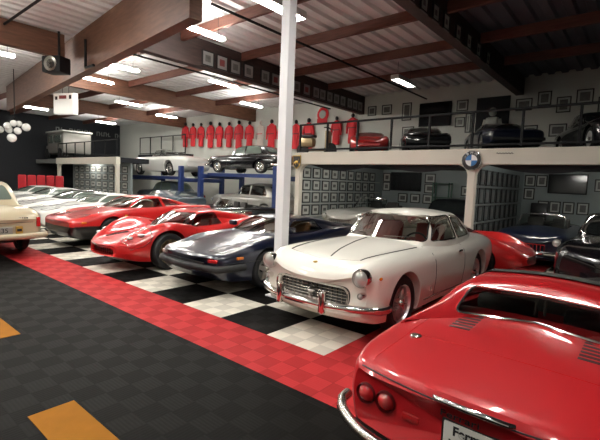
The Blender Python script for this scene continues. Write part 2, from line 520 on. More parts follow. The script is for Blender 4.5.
# ------------------------------------------------------------------ generic car
def car(name, S, loc, rz, label, group=None, q=1.0, cat='car', scale=None):
    root = thing(name, loc, rz, label, cat, group)
    if scale: root.scale = scale if isinstance(scale, tuple) else (scale,) * 3
    paint = M[S['paint']]
    bv, bf = body_loft(S, q)
    bb_ = bmesh.new(); V = [bb_.verts.new(v) for v in bv]
    for f in bf: bb_.faces.new([V[i] for i in f])
    bmesh.ops.remove_doubles(bb_, verts=bb_.verts, dist=1e-5); bmesh.ops.recalc_face_normals(bb_, faces=bb_.faces)
    body = bm_obj('body', bb_, paint, root, True)
    root_data = dict(bv=bv, bf=bf, tree=bvh(bv, bf))
    # wheel arches and cockpit
    cut = G(); R = S['R']; cut2 = G()
    for y, tr in ((S['fa'], S['tf']), (S['ra'], S['tr'])):
        for s in (1, -1):
            cut.rev([(S.get('arch', R + .055), s * (tr - .34)), (S.get('arch', R + .055), s * 1.3)], 40, (0, y, R + S.get('al', .01)))
    if 'tub' in S:
        x0, y0, y1, z0 = S['tub']; cut2.prism(rpoly([(y0, z0), (y1, z0), (y1 + .05, 1.4), (y0 - .05, 1.4)], .04), 'x', -x0, x0)
    for c in S.get('cuts', []): c(cut)
    boolean(body, cut.obj('cutter'))
    if cut2.v: boolean(body, cut2.obj('cutter'))
    if len(body.data.materials) == 0: body.data.materials.append(paint)
    G().box(-S['tf'] + .30, S['tf'] - .30, S['fa'] - .5, S['fa'] + .5, .22, .40).box(-S['tr'] + .30, S['tr'] - .30, S['ra'] - .4, S['ra'] + .4, .22, .40).box(-.12, .12, S['fa'], S['ra'], .24, .32).obj('underbody', M['black_trim'], root)
    put_wheels(root, S)
    if 'cab' in S:
        ov, of = open_cabin(S, q); root_data['cv'] = ov; root_data['cf'] = of
        cb = bmesh.new(); V = [cb.verts.new(v) for v in ov]
        for f in of: cb.faces.new([V[i] for i in f])
        bmesh.ops.recalc_face_normals(cb, faces=cb.faces)
        cb.normal_update()
        up = sum(f.normal.z for f in cb.faces)
        if up < 0: bmesh.ops.reverse_faces(cb, faces=cb.faces)
        roof = bm_obj('roof', cb, M[S.get('roofpaint', S['paint'])], root, True)
        hollow = S.get('hollow', False); W = S['win']; gm = M[S.get('glass', 'dark_glass')]
        src = open_cabin(S, q, .008) if hollow else open_cabin(S, q)
        off = 0 if hollow else .005
        specs = []
        for nm, poly in W:
            if nm == 'windshield': specs.append((nm, poly, (0, 2), lambda c, n: c.y < S['cab'].get('mid', 99)))
            elif nm == 'rear_window': specs.append((nm, poly, (0, 2), lambda c, n: c.y > S['cab'].get('mid', -99)))
            else:
                specs.append((nm, poly, (1, 2), lambda c, n: c.x > .25)); specs.append((nm, poly, (1, 2), lambda c, n: c.x < -.25))
        if hollow:
            rb = bmesh.new(); rb.from_mesh(roof.data)
            for nm, poly, axes, keep in specs: punch(rb, rpoly(poly, .05), axes, keep)
            rb.to_mesh(roof.data); rb.free()
            sm = roof.modifiers.new('s', 'SOLIDIFY'); sm.thickness = .022; sm.offset = -1
            bpy.context.view_layer.update()
            me = bpy.data.meshes.new_from_object(roof.evaluated_get(bpy.context.evaluated_depsgraph_get())); roof.modifiers.clear(); roof.data = me
            me.polygons.foreach_set('use_smooth', [True] * len(me.polygons)); me.set_sharp_from_angle(angle=math.radians(40))
        # bmesh normals of the open surface point up/out when built this way
        for nm, poly, axes, keep in specs:
            P = rpoly(grow(poly, .02) if hollow else poly, .05)
            bm = patch(src, P, axes, 0, keep)
            if off:
                bm.normal_update()
                cen = Vector((0, S['cab'].get('mid', 2), .6))
                for v in bm.verts: v.co += (v.co - cen).normalized() * off * 1.6
            bm_obj(nm, bm, gm, root, True)
            if S.get('chrome_win') and nm != 'x':
                rim = rpoly(poly, .05)
                pts = []
                if axes == (1, 2):
                    s = 1 if keep(Vector((1, 0, 0)), None) else -1
                    tr = bvh(ov, of); pts = proj_line(tr, [(s * 1.5, a, b) for a, b in [tuple(x) for x in dense([(p[0], p[1], 0) for p in rim], 2, True)] and [(x[0], x[1]) for x in dense([(p[0], p[1], 0) for p in rim], 2, True)]], (-s, 0, 0), .002)
                else:
                    tr = bvh(ov, of); dy = 1 if nm == 'windshield' else -1
                    y0 = -1 if dy > 0 else S['L'] + 1
                    pts = proj_line(tr, [(x[0], y0, x[1]) for x in dense([(p[0], p[1], 0) for p in rim], 2, True)], (0, dy, 0), .002)
                if len(pts) > 6: G().tube(pts, .011, 6, True).obj('window_trim', M[S['chrome_win']], root, True)
    for fn in S.get('extra', []): fn(root, S, root_data)
    return root

def seam(root, rd, pts, d, name, r=.004, m='black_trim', closed=False, off=0., n=8):
    P = proj_line(rd['tree'], dense(pts, n, closed), d, off)
    if len(P) > 2: return G().tube(P, r, 6, closed).obj(name, M[m], root, True)

def side_seams(S, polys):
    def fn(root, S_, rd):
        for poly in polys:
            for s in (1, -1):
                seam(root, rd, [(s * 1.5, y, z) for y, z in poly], (-s, 0, 0), 'door_seam')
    return fn

def round_lamp(root, x, y, z, r, mlens='lens', name='headlight', yaw=0, rim='chrome', depth=.05, rear=False):
    d = -1 if not rear else 1
    g = G(); g.rev([(r * .86, y + d * .01), (r * .72, y + d * .028), (r * .4, y + d * .045), (r * .05, y + d * .052)], 28, (x, 0, z), 'y')
    o = g.obj(name, M[mlens], root, True, 60)
    b = G(); b.rev([(r * .99, y - d * .05), (r * 1.03, y + d * .012), (r * .96, y + d * .03), (r * .86, y + d * .012)], 28, (x, 0, z), 'y', cap=False)
    b.obj('bezel', M[rim], o, True, 60)
    return o

def horse(name, parent, m, c, h, face='y', depth=.006):
    """little rearing horse badge"""
    P = [(-.10, 0), (-.02, .02), (.0, .22), (.12, .34), (.10, .18), (.20, .10), (.24, .16), (.18, .22), (.24, .42), (.30, .46), (.38, .36), (.43, .42), (.34, .56), (.24, .60), (.20, .72), (.32, .70), (.38, .76), (.30, .84), (.18, .88), (.14, .98), (.08, .90), (.0, .80), (-.06, .62), (-.16, .44), (-.22, .56), (-.34, .60), (-.36, .54), (-.26, .48), (-.26, .32), (-.20, .18), (-.16, .10)]
    g = G(); pp = [((p[0]) * h, (p[1] - .5) * h) for p in P]
    n = len(pp); vs = []
    for dd in (-depth / 2, depth / 2):
        for u, w in pp: vs.append({'y': (c[0] + u, c[1] + dd, c[2] + w), 'x': (c[0] + dd, c[1] + u, c[2] + w)}[face])
    bm = bmesh.new(); V = [bm.verts.new(v) for v in vs]
    f1 = bm.faces.new(V[:n][::-1]); f2 = bm.faces.new(V[n:])
    for i in range(n): bm.faces.new((V[i], V[(i + 1) % n], V[n + (i + 1) % n], V[n + i]))
    bmesh.ops.triangulate(bm, faces=[f1, f2])
    bmesh.ops.recalc_face_normals(bm, faces=bm.faces)
    return bm_obj(name, bm, m, parent)

# ------------------------------------------------------------------ car specifications
GT = dict(  # classic two-door grand tourer
    L=4.7, paint='ivory_paint', R=.335, tw=.18, fa=.78, ra=3.45, tf=.80, tr=.79, wheel='wire', bowF=.20, bowR=.16, al=.0, arch=.385,
    body=dict(
        W=[(0, .70), (.05, .765), (.15, .80), (.35, .83), (.87, .85), (1.5, .845), (2.5, .85), (3.5, .855), (4.1, .82), (4.5, .76), (4.66, .71), (4.7, .64)],
        zb=[(0, .29), (.05, .23), (.15, .205), (.5, .20), (1.2, .20), (3.4, .20), (4.0, .24), (4.5, .32), (4.7, .45)],
        zw=[(0, .52), (.3, .54), (.9, .56), (2.5, .60), (4.0, .62), (4.7, .60)],
        xs=[(0, .95), (.5, .965), (4.7, .96)], zs=[(0, .69), (.06, .73), (.3, .77), (.9, .785), (2.0, .78), (3.3, .80), (4.2, .79), (4.6, .74), (4.7, .67)],
        xc=[(0, .80), (4.7, .80)], zc=[(0, .71), (.03, .775), (.1, .83), (.3, .868), (.9, .885), (1.8, .885), (3.4, .90), (4.1, .885), (4.5, .83), (4.66, .77), (4.7, .69)],
        xv=[(0, .52), (4.7, .52)], zv=[(0, .66), (.03, .725), (.1, .785), (.2, .828), (.35, .862), (.9, .895), (1.6, .925), (3.5, .94), (4.1, .915), (4.5, .85), (4.66, .78), (4.7, .69)],
        zm=[(0, .635), (.03, .70), (.1, .765), (.2, .815), (.35, .858), (.9, .92), (1.6, .955), (3.5, .965), (4.1, .93), (4.5, .86), (4.66, .79), (4.7, .69)]),
    cab=dict(zt=[(1.50, .90), (1.60, .97), (1.95, 1.24), (2.08, 1.305), (2.45, 1.35), (2.9, 1.345), (3.2, 1.27), (3.7, 1.03), (3.85, .92)],
             wb=[(1.5, .64), (1.8, .70), (2.6, .745), (3.3, .70), (3.85, .60)], wt=[(1.5, .54), (2.6, .57), (3.85, .46)], z0=[(1.5, .84), (3.85, .86)], bowF=.20, bowR=.10, mid=2.55, r=.12),
    win=[('windshield', [(-.615, .955), (.615, .955), (.52, 1.275), (-.52, 1.275)]), ('rear_window', [(-.53, .99), (.53, .99), (.44, 1.25), (-.44, 1.25)]),
         ('side_window', [(1.86, .955), (2.07, 1.265), (2.57, 1.285), (2.60, .955)]), ('side_window', [(2.67, .955), (2.64, 1.285), (2.98, 1.24), (3.34, 1.0), (3.30, .96)])],
    tub=(.60, 1.68, 3.35, .42), hollow=True, glass='glass', chrome_win='chrome')

def derive(base, **kw):
    d = dict(base); d.update(kw); return d

def gt_front(root, S, rd):
    """grille, lamps, bumper of the tourer"""
    tree = rd['tree']
    g = G()
    for k in range(15):
        x = -.47 + .94 * k / 14; hh = .112 * (1 - (abs(x) / .52) ** 4) ** .5
        g.box(x - .0028, x + .0028, .085 + .13 * abs(x) ** 2.2, .115 + .13 * abs(x) ** 2.2, .475 - hh, .475 + hh)
    for z in (.385, .42, .455, .49, .525, .56):
        hw = .49 * (1 - (abs(z - .475) / .125) ** 4) ** .25
        P = [(x, .082 + .13 * abs(x) ** 2.2, z) for x in np.linspace(-hw, hw, 15)]; g.tube(P, .003, 5)
    gr = g.obj('grille', M['dull_chrome'], root)
    G().box(-.505, .505, .165, .175, .355, .60).obj('grille_backing', M['ink'], gr)
    ring = rpoly([(-.51, .365), (.51, .365), (.51, .585), (-.51, .585)], .12, 6)
    pts = proj_line(tree, [(x, -1, z) for x, z in ring], (0, 1, 0), 0)
    G().tube([(p.x, .02 + .16 * abs(p.x) ** 2.2, p.z) for p in pts], .011, 6, True).obj('grille_surround', M['chrome'], gr, True)
    horse('horse_badge', gr, M['chrome'], (0, .066, .475), .15)
    pl = patch((rd['bv'], rd['bf']), [(-.54, .3), (.54, .3), (.54, .62), (-.54, .62)], (0, 2), -.0, lambda c, n: c.y < .3); pl.free()
    for s in (1, -1):
        r = round_lamp(root, s * .655, .07, .715, .098)
        round_lamp(root, s * .665, .075, .53, .036, 'lens', 'fog_lamp')
        h = tree.ray_cast(Vector((s * 2, .27, .70)), Vector((-s, 0, 0)))[0]
        G().ball((h.x, h.y, h.z), .03, 12, 6, (.45, 1.1, .6)).obj('turn_signal', M['orange_lens'], root, True)
    # bumper follows the nose
    def by(x): return -.085 + .30 * (abs(x) / .88) ** 2.6
    P = [(x, by(x), .385) for x in np.linspace(-.84, .84, 29)]
    P = [(-.862, .31, .392), (-.866, .26, .388)] + P + [(.866, .26, .388), (.862, .31, .392)]
    g = G(); n = 10; rings = []
    b = G(); b.tube(P, .043, 12, flat=None)
    bo = b.obj('bumper', M['chrome'], root, True)
    bo.scale = (1, 1, 1)
    for s in (1, -1):
        g = G(); x = s * .30
        for z0, z1 in ((.29, .55),): g.cbox((x, by(x) - .045, .42), (.062, .085, .24), .028)
        g.obj('bumper_guard', M['chrome'], root, True, 60)
    # fender horse badges, door handles, mirrors
    for s in (1, -1):
        h = tree.ray_cast(Vector((s * 2, 1.48, .40)), Vector((-s, 0, 0)))[0]
        G().box(h.x - .004, h.x + .004, 1.46, 1.50, .375, .435).obj('fender_badge', M['dull_chrome'], root)
        h = tree.ray_cast(Vector((s * 2, 2.45, .78)), Vector((-s, 0, 0)))[0]
        G().cbox((h.x + s * .018, 2.5, .79), (.022, .15, .03), .009).obj('door_handle', M['chrome'], root, True)
        seam(root, rd, [(s * 1.5, 1.3, .29), (s * 1.5, 2.9, .27)], (-s, 0, 0), 'sill_trim', .010, 'dull_chrome')
        # bonnet shut lines and cowl
    for s in (1, -1):
        seam(root, rd, [(s * .50, .30, 2), (s * .56, .7, 2), (s * .60, 1.2, 2), (s * .61, 1.48, 2)], (0, 0, -1), 'bonnet_seam', .008)
    seam(root, rd, [(-.50, .30, 2), (0, .22, 2), (.50, .30, 2)], (0, 0, -1), 'bonnet_seam', .002, 'dull_chrome')
    seam(root, rd, [(.10, .30, 2), (.02, .6, 2), (-.08, 1.1, 2), (-.12, 1.45, 2)], (0, 0, -1), 'beam_reflection', .008)  # dark strip standing in for a roof beam mirrored in the bonnet
    h = tree.ray_cast(Vector((0, .14, 2)), Vector((0, 0, -1)))[0]
    G().ball(h, .028, 12, 6, (1, 1.3, .4)).obj('nose_badge', M['gold'], root, True)
    for s in (1, -1):
        seam(root, rd, [(s * 1.5, 1.62, .90), (s * 1.5, 1.60, .30), (s * 1.5, 2.66, .27), (s * 1.5, 2.70, .86)], (-s, 0, 0), 'door_seam', .005)
    # cabin
    seat(root, -.34, 2.25, .42, M['oxblood_leather']); seat(root, .34, 2.25, .42, M['oxblood_leather'])
    G().cbox((0, 3.0, .62), (1.1, .4, .42), .08).obj('rear_seat', M['oxblood_leather'], root, True, 60)
    G().cbox((0, 1.84, .83), (1.16, .16, .18), .05).obj('dashboard', M['dark_interior'], root, True)
    steering(root, .34, 2.02, .86)
    for s in (1, -1): G().tube([(s * .05, 1.62, .985), (s * .42, 1.70, 1.0)], .006, 5).obj('wiper', M['chrome'], root)

def gt_cut(cut):
    ring = rpoly([(-.51, .365), (.51, .365), (.51, .585), (-.51, .585)], .12, 6)
    cut.prism([(p[0], p[1]) for p in ring], 'y', -.6, .19)
GT_A = derive(GT, cuts=[gt_cut], extra=[gt_front])
ivory = car('coupe', GT_A, (-.555, .39, 0), 0, 'ivory classic coupe with chrome bumper, round headlamps and wire wheels in the front row', q=1.6)

# ---- mid-engined red berlinetta in the foreground, seen from behind
DINO = dict(L=4.1, paint='red_paint', R=.32, tw=.20, fa=.92, ra=3.20, tf=.82, tr=.85, wheel='star', bowF=.3, bowR=.13, arch=.36,
    body=dict(
        W=[(0, .45), (.06, .58), (.3, .74), (.92, .84), (1.8, .82), (2.4, .83), (3.2, .86), (3.8, .83), (4.0, .79), (4.07, .765), (4.1, .73)],
        zb=[(0, .30), (.3, .2), (2, .18), (3.6, .22), (4.0, .30), (4.1, .38)],
        zw=[(0, .42), (.9, .52), (2.4, .52), (3.2, .56), (4.1, .58)],
        xs=[(0, .95), (4.1, .96)], zs=[(0, .46), (.3, .60), (.92, .72), (1.8, .70), (2.4, .72), (3.2, .77), (3.8, .755), (4.04, .73), (4.1, .69)],
        xc=[(0, .75), (.9, .78), (2.2, .84), (3.2, .80), (4.1, .84)], zc=[(0, .47), (.06, .53), (.3, .67), (.92, .82), (1.7, .79), (2.3, .81), (2.8, .835), (3.2, .835), (3.7, .79), (4.0, .75), (4.06, .735), (4.1, .69)],
        xv=[(0, .5), (2.2, .55), (3.2, .52), (4.1, .5)], zv=[(0, .475), (.06, .53), (.3, .60), (.92, .68), (1.5, .82), (2.3, .83), (2.7, .865), (3.2, .845), (3.7, .80), (4.0, .765), (4.06, .75), (4.1, .70)],
        zm=[(0, .48), (.06, .535), (.3, .60), (.92, .70), (1.5, .84), (2.3, .84), (2.7, .88), (3.2, .855), (3.7, .805), (3.98, .775), (4.06, .765), (4.1, .71)]),
    cab=dict(zt=[(1.15, .74), (1.3, .82), (1.8, 1.05), (2.0, 1.10), (2.35, 1.125), (2.62, 1.105), (2.70, 1.06), (2.80, .95), (2.90, .84)],
             wb=[(1.15, .58), (1.7, .68), (2.4, .76), (2.90, .76)], wt=[(1.15, .50), (2.2, .55), (2.90, .56)], z0=[(1.15, .72), (2.9, .82)], bowF=.3, bowR=-.42, mid=2.2, r=.13, crown=.03),
    win=[('windshield', [(-.60, .82), (.60, .82), (.50, 1.06), (-.50, 1.06)]), ('rear_window', [(-.50, .885), (.50, .885), (.46, 1.055), (-.46, 1.055)]),
         ('side_window', [(1.62, .84), (1.9, 1.03), (2.45, 1.05), (2.50, .84)])],
    tub=(.60, 1.5, 2.68, .32), hollow=True, glass='glass', chrome_win='chrome')

def dino_rear(root, S, rd):
    tree = rd['tree']; L = S['L']
    def rear(x, z): return tree.ray_cast(Vector((x, L + 1, z)), Vector((0, -1, 0)))[0]
    def top(x, y): return tree.ray_cast(Vector((x, y, 2)), Vector((0, 0, -1)))[0]
    for s in (1, -1):
        for x in (.635, .50):
            y = rear(s * x, .565).y
            round_lamp(root, s * x, y - .005, .56, .062, 'red_lens', 'tail_light', rim='dark_red', rear=True)
        y = rear(s * .34, .53).y
        G().cbox((s * .34, y, .53), (.10, .03, .04), .012).obj('reflector', M['red_lens'], root, True)
        # engine lid louvres
        for k in range(6):
            yy = 2.98 + k * .055; P = [top(s * .31, yy), top(s * .45, yy)]
            g = G(); a, b = P; g.add([(a.x, yy - .012, a.z + .004), (b.x, yy - .012, b.z + .004), (b.x, yy + .014, b.z + .001), (a.x, yy + .014, a.z + .001), (a.x, yy - .012, a.z - .01), (b.x, yy - .012, b.z - .01), (b.x, yy + .014, b.z - .01), (a.x, yy + .014, a.z - .01)], [(0, 1, 2, 3), (4, 7, 6, 5), (0, 4, 5, 1), (1, 5, 6, 2), (2, 6, 7, 3), (3, 7, 4, 0)])
            g.obj('louver', M['ink'], root)
        # bumpers round the corners
        def by(x): return L + .075 - .22 * (x / .86) ** 4
        P = [(s * x, by(x), .375) for x in np.linspace(.30, .84, 12)] + [(s * .89, L - .20, .38), (s * .90, L - .28, .385)]
        G().tube(P, .034, 12).obj('bumper', M['dull_chrome'], root, True)
        G().cbox((s * .32, by(.32) + .02, .375), (.05, .06, .12), .02).obj('bumper_guard', M['dull_chrome'], root, True)
        h = tree.ray_cast(Vector((s * 2, 2.1, .70)), Vector((-s, 0, 0)))[0]
        G().cbox((h.x, 2.3, .72), (.02, .14, .025), .008).obj('door_handle', M['chrome'], root, True)
    # fuel filler on left flank
    h = top(.56, 3.55)
    G().rev([(.040, h.z - .02), (.040, h.z + .004), (.026, h.z + .012), (.004, h.z + .014)], 20, (h.x, h.y, 0), 'z').obj('fuel_cap', M['dull_chrome'], root, True)
    # lid seams
    seam(root, rd, [(-.62, 2.92, 2), (-.62, 3.6, 2), (-.64, 4.0, 2)], (0, 0, -1), 'lid_seam', .004)
    seam(root, rd, [(.62, 2.92, 2), (.62, 3.6, 2), (.64, 4.0, 2)], (0, 0, -1), 'lid_seam', .002, 'red_lens')
    seam(root, rd, [(-.60, 3.52, 2), (.60, 3.52, 2)], (0, 0, -1), 'lid_seam', .0022, 'red_lens')
    seam(root, rd, [(-.68, L + 1, .715), (.68, L + 1, .715)], (0, -1, 0), 'lid_seam', .005, 'grille_dark', n=20)
    # chrome lid handle, lettering, plate
    y = rear(0, .725).y
    hd = G(); hd.tube([(-.19, y + .005, .735), (-.17, y + .025, .739), (0, y + .034, .741), (.17, y + .025, .739), (.19, y + .005, .735)], [.010, .014, .016, .014, .010], 10)
    hd.obj('lid_handle', M['chrome'], root, True)
    R = Matrix.Rotation(PI / 2, 4, 'X')
    def face_rear(x, y, z, tilt=0): return Matrix.Translation((x, y, z)) @ Matrix.Rotation(PI, 4, 'Z') @ R @ Matrix.Rotation(tilt, 4, 'X')
    y2 = rear(-.04, .665).y
    text_mesh('maker_script', 'Ferrari', .048, M['ink'], root, face_rear(.06, y2 + .004, .665), .003, 1.5)
    y3 = rear(0, .55).y + .02
    pf = G().cbox((.0, y3 - .005, .545), (.30, .016, .185), .012).obj('license_plate', M['black_trim'], root, True)
    G().cbox((.0, y3 + .004, .545), (.275, .010, .16), .008).obj('plate_face', M['plate_white'], pf, True)
    text_mesh('plate_heading', 'Ferrari', .066, M['ink'], pf, face_rear(.0, y3 + .011, .586), .001, .98, .0022)
    text_mesh('plate_line', 'Monterey', .05, M['ink'], pf, face_rear(.0, y3 + .011, .52), .001, 1.1, .001)
    # black removable roof panel
    cs = (rd['cv'], rd['cf'])
    bm = patch(cs, rpoly([(-.56, 1.98), (.56, 1.98), (.60, 2.30), (-.60, 2.30)], .05), (0, 1), 0, lambda c, n: c.z > .95)
    for v in bm.verts: v.co.z += .012
    o = bm_obj('roof_panel', bm, M['black_vinyl'], root, True)
    # interior
    seat(root, -.33, 1.98, .26, M['dark_interior'], .54, .5); seat(root, .33, 1.98, .26, M['dark_interior'], .54, .5)
    G().cbox((0, 1.62, .74), (1.1, .2, .14), .05).obj('dashboard', M['dark_interior'], root, True)
    steering(root, -.30, 1.80, .86, .185, 'yellow')
    for s in (1, -1): G().tube([(s * .03, 2.715, .91), (s * .03, 2.70, 1.02)], .01, 6).obj('window_catch', M['dark_interior'], root)
DINO_A = derive(DINO, extra=[dino_rear])
# nose points up the room: rear towards the camera
DYAW = PI - .025
dino = car('sports_car', DINO_A, (1.77 + 3.81 * math.sin(PI - DYAW), -1.31 + 3.81 * math.cos(PI - DYAW), 0), DYAW, 'glossy red mid-engined coupe seen from behind, round tail lights and black roof panel', q=1.9, scale=.93)

# ---- low wedge with pop-up lamps (navy) --------------------------------------------
WEDGE = dict(L=4.35, paint='navy_paint', R=.32, tw=.21, fa=1.10, ra=3.36, tf=.84, tr=.85, wheel='star', bowF=.20, bowR=.10, arch=.36,
    body=dict(
        W=[(0, .70), (.05, .76), (.3, .80), (.95, .86), (2.2, .85), (3.2, .865), (4.0, .84), (4.3, .80), (4.35, .76)],
        zb=[(0, .36), (.1, .26), (.4, .2), (2, .17), (3.6, .2), (4.35, .34)],
        zw=[(0, .50), (.5, .52), (2.2, .54), (4.35, .60)],
        xs=[(0, .97), (4.35, .965)], zs=[(0, .575), (.2, .60), (.95, .70), (2.2, .74), (3.3, .80), (4.2, .79), (4.35, .74)],
        xc=[(0, .86), (4.35, .84)], zc=[(0, .59), (.04, .625), (.3, .67), (.95, .79), (1.5, .82), (2.4, .85), (3.2, .90), (4.1, .885), (4.3, .87), (4.35, .80)],
        xv=[(0, .6), (4.35, .6)], zv=[(0, .59), (.04, .63), (.3, .67), (.95, .755), (1.5, .83), (2.4, .87), (3.2, .90), (4.1, .885), (4.3, .87), (4.35, .80)],
        zm=[(0, .59), (.04, .635), (.3, .68), (.95, .77), (1.5, .86), (2.4, .88), (3.2, .90), (4.1, .885), (4.3, .87), (4.35, .80)]),
    cab=dict(zt=[(1.28, .80), (1.38, .86), (1.95, 1.08), (2.1, 1.115), (2.5, 1.13), (2.75, 1.10), (3.3, .99), (3.75, .86)],
             wb=[(1.28, .60), (1.8, .72), (2.7, .74), (3.75, .70)], wt=[(1.28, .52), (2.4, .55), (3.75, .52)], z0=[(1.28, .78), (3.75, .84)], bowF=.26, bowR=.02, mid=2.45, r=.10, crown=.02),
    win=[('windshield', [(-.62, .86), (.62, .86), (.50, 1.08), (-.50, 1.08)]), ('rear_window', [(-.40, .92), (.40, .92), (.38, 1.07), (-.38, 1.07)]),
         ('side_window', [(1.70, .855), (2.03, 1.06), (2.62, 1.07), (2.75, .86)])],
    tub=(.60, 1.55, 2.75, .34), hollow=True, glass='glass')

def wedge_front(root, S, rd, steer=True):
    tree = rd['tree']
    def front(x, z): return tree.ray_cast(Vector((x, -1, z)), Vector((0, 1, 0)))[0]
    G_ = G(); P = [(x, front(x, .43).y - .045, .43) for x in np.linspace(-.74, .74, 19)]
    G_.tube([(-.86, .55, .44), (-.85, .3, .44)] + P + [(.85, .3, .44), (.86, .55, .44)], .055, 10)
    G_.obj('bumper', M['black_rubber'], root, True)
    for s in (1, -1):
        y = front(s * .62, .545).y
        G().cbox((s * .64, y - .0, .545), (.17, .05, .055), .015, rz=s * .22).obj('turn_signal', M['red_lens'] if s > 0 else M['lens'], root, True)
        h = tree.ray_cast(Vector((s * 2, .50, .57)), Vector((-s, 0, 0)))[0]
        G().cbox((h.x, .50, .57), (.03, .13, .045), .012).obj('side_marker', M['orange_lens'], root, True)
        seam(root, rd, [(s * .36, .22, 2), (s * .66, .24, 2), (s * .68, .62, 2), (s * .38, .60, 2)], (0, 0, -1), 'headlight_seam', .004, closed=True)
        seam(root, rd, [(s * .30, .70, 2), (s * .50, 1.3, 2)], (0, 0, -1), 'bonnet_seam', .004)
        seam(root, rd, [(s * 1.5, 1.55, .86), (s * 1.5, 1.5, .28), (s * 1.5, 2.62, .25), (s * 1.5, 2.75, .86)], (-s, 0, 0), 'door_seam', .004)
        seam(root, rd, [(s * 1.5, .02, .50), (s * 1.5, 4.3, .50)], (-s, 0, 0), 'side_rub_strip', .007, n=40)
        h = tree.ray_cast(Vector((s * 2, 1.72, .80)), Vector((-s, 0, 0)))[0]
        g = G(); g.cbox((h.x - s * .0, 1.72, .93), (.16, .10, .10), .035); g.obj('door_mirror', M[S['paint']], root, True)
    G().cbox((0, front(0, .5).y - .01, .49), (1.0, .03, .05), .01).obj('grille', M['grille_dark'], root)
    for s in (1, -1): seat(root, s * .34, 2.15, .30, M['tan_leather'], .62, .5)
    G().cbox((0, 1.72, .78), (1.1, .18, .14), .05).obj('dashboard', M['dark_interior'], root, True)
    steering(root, .34, 1.95, .84)
WEDGE_A = derive(WEDGE, extra=[wedge_front])
navy = car('sports_car', WEDGE_A, (-2.96, .38, 0), 0, 'dark navy wedge-nosed sports car standing beside the white steel post', q=1.3, scale=.95)

# ---- red over black flat wedge ------------------------------------------------------
def two_tone():
    m = mat('red_over_black_paint', (.62, .012, .012), .3, coat=1); nt = m.node_tree; b = nt.nodes['Principled BSDF']
    tc = nt.nodes.new('ShaderNodeTexCoord'); sp = nt.nodes.new('ShaderNodeSeparateXYZ'); gt = nt.nodes.new('ShaderNodeMath'); gt.operation = 'GREATER_THAN'; gt.inputs[1].default_value = .475
    mx = nt.nodes.new('ShaderNodeMix'); mx.data_type = 'RGBA'; mx.inputs[6].default_value = (.008, .008, .008, 1); mx.inputs[7].default_value = (.50, .010, .010, 1)
    nt.links.new(tc.outputs['Object'], sp.inputs[0]); nt.links.new(sp.outputs['Z'], gt.inputs[0]); nt.links.new(gt.outputs[0], mx.inputs[0]); nt.links.new(mx.outputs[2], b.inputs['Base Color'])
    return m
M['two_tone'] = two_tone()
def shield(name, root, tree, s, y, z, m='yellow', sz=.05):
    h = tree.ray_cast(Vector((s * 2, y, z)), Vector((-s, 0, 0)))[0]
    if not h: return
    P = [(y - sz * .6, z + sz), (y + sz * .6, z + sz), (y + sz * .6, z - sz * .2), (y, z - sz), (y - sz * .6, z - sz * .2)]
    o = G().prism(P, 'x', h.x - .006, h.x + .006).obj(name, M[m], root)
    horse('shield_figure', o, M['ink'], (h.x + s * .008, y, z + sz * .1), sz * 1.3, 'x', .004)
def bb_extra(root, S, rd):
    tree = rd['tree']
    for s in (1, -1):
        shield('fender_shield', root, tree, s, 1.45, .66)
        seam(root, rd, [(s * .34, .25, 2), (s * .68, .27, 2), (s * .70, .62, 2), (s * .36, .60, 2)], (0, 0, -1), 'headlight_seam', .005, closed=True)
        seam(root, rd, [(s * 1.5, 1.55, .80), (s * 1.5, 1.5, .28), (s * 1.5, 2.62, .25), (s * 1.5, 2.75, .82)], (-s, 0, 0), 'door_seam', .005)
        seam(root, rd, [(s * 1.5, .02, .485), (s * 1.5, 4.3, .485)], (-s, 0, 0), 'waist_crease', .006, n=40)
        h = tree.ray_cast(Vector((s * 2, .42, .56)), Vector((-s, 0, 0)))[0]
        G().cbox((h.x, .42, .56), (.03, .12, .04), .01).obj('side_marker', M['orange_lens'], root, True)
    # black vent panel on the nose
    bm = patch((rd['bv'], rd['bf']), rpoly([(-.25, .62), (.25, .62), (.22, .86), (-.22, .86)], .04), (0, 1), .004, lambda c, n: c.z > .55)
    bm_obj('bonnet_vent', bm, M['black_trim'], root, True)
    for s in (1, -1): seat(root, s * .34, 2.05, .30, M['tan_leather'], .60, .5)
BB = derive(WEDGE, paint='two_tone', roofpaint='red_paint_far', extra=[bb_extra],
    cab=dict(zt=[(1.22, .78), (1.35, .85), (1.95, 1.08), (2.1, 1.12), (2.5, 1.135), (2.9, 1.08), (3.4, .96), (3.8, .86)],
             wb=[(1.22, .60), (1.8, .72), (2.7, .74), (3.8, .70)], wt=[(1.22, .52), (2.4, .55), (3.8, .52)], z0=[(1.22, .76), (3.8, .84)], bowF=.26, bowR=.02, mid=2.45, r=.10, crown=.02),
    win=[('windshield', [(-.62, .85), (.62, .85), (.50, 1.08), (-.50, 1.08)]), ('rear_window', [(-.40, .92), (.40, .92), (.38, 1.07), (-.38, 1.07)]),
         ('side_window', [(1.66, .85), (2.0, 1.06), (2.55, 1.07), (2.60, .855)]), ('side_window', [(2.68, .86), (2.63, 1.07), (2.85, 1.04), (3.25, .88)])])
bb = car('sports_car', BB, (-8.1, .40, 0), 0, 'red wedge sports car with black lower body and small yellow fender shield', q=1.1, scale=(1, .93, 1.06))

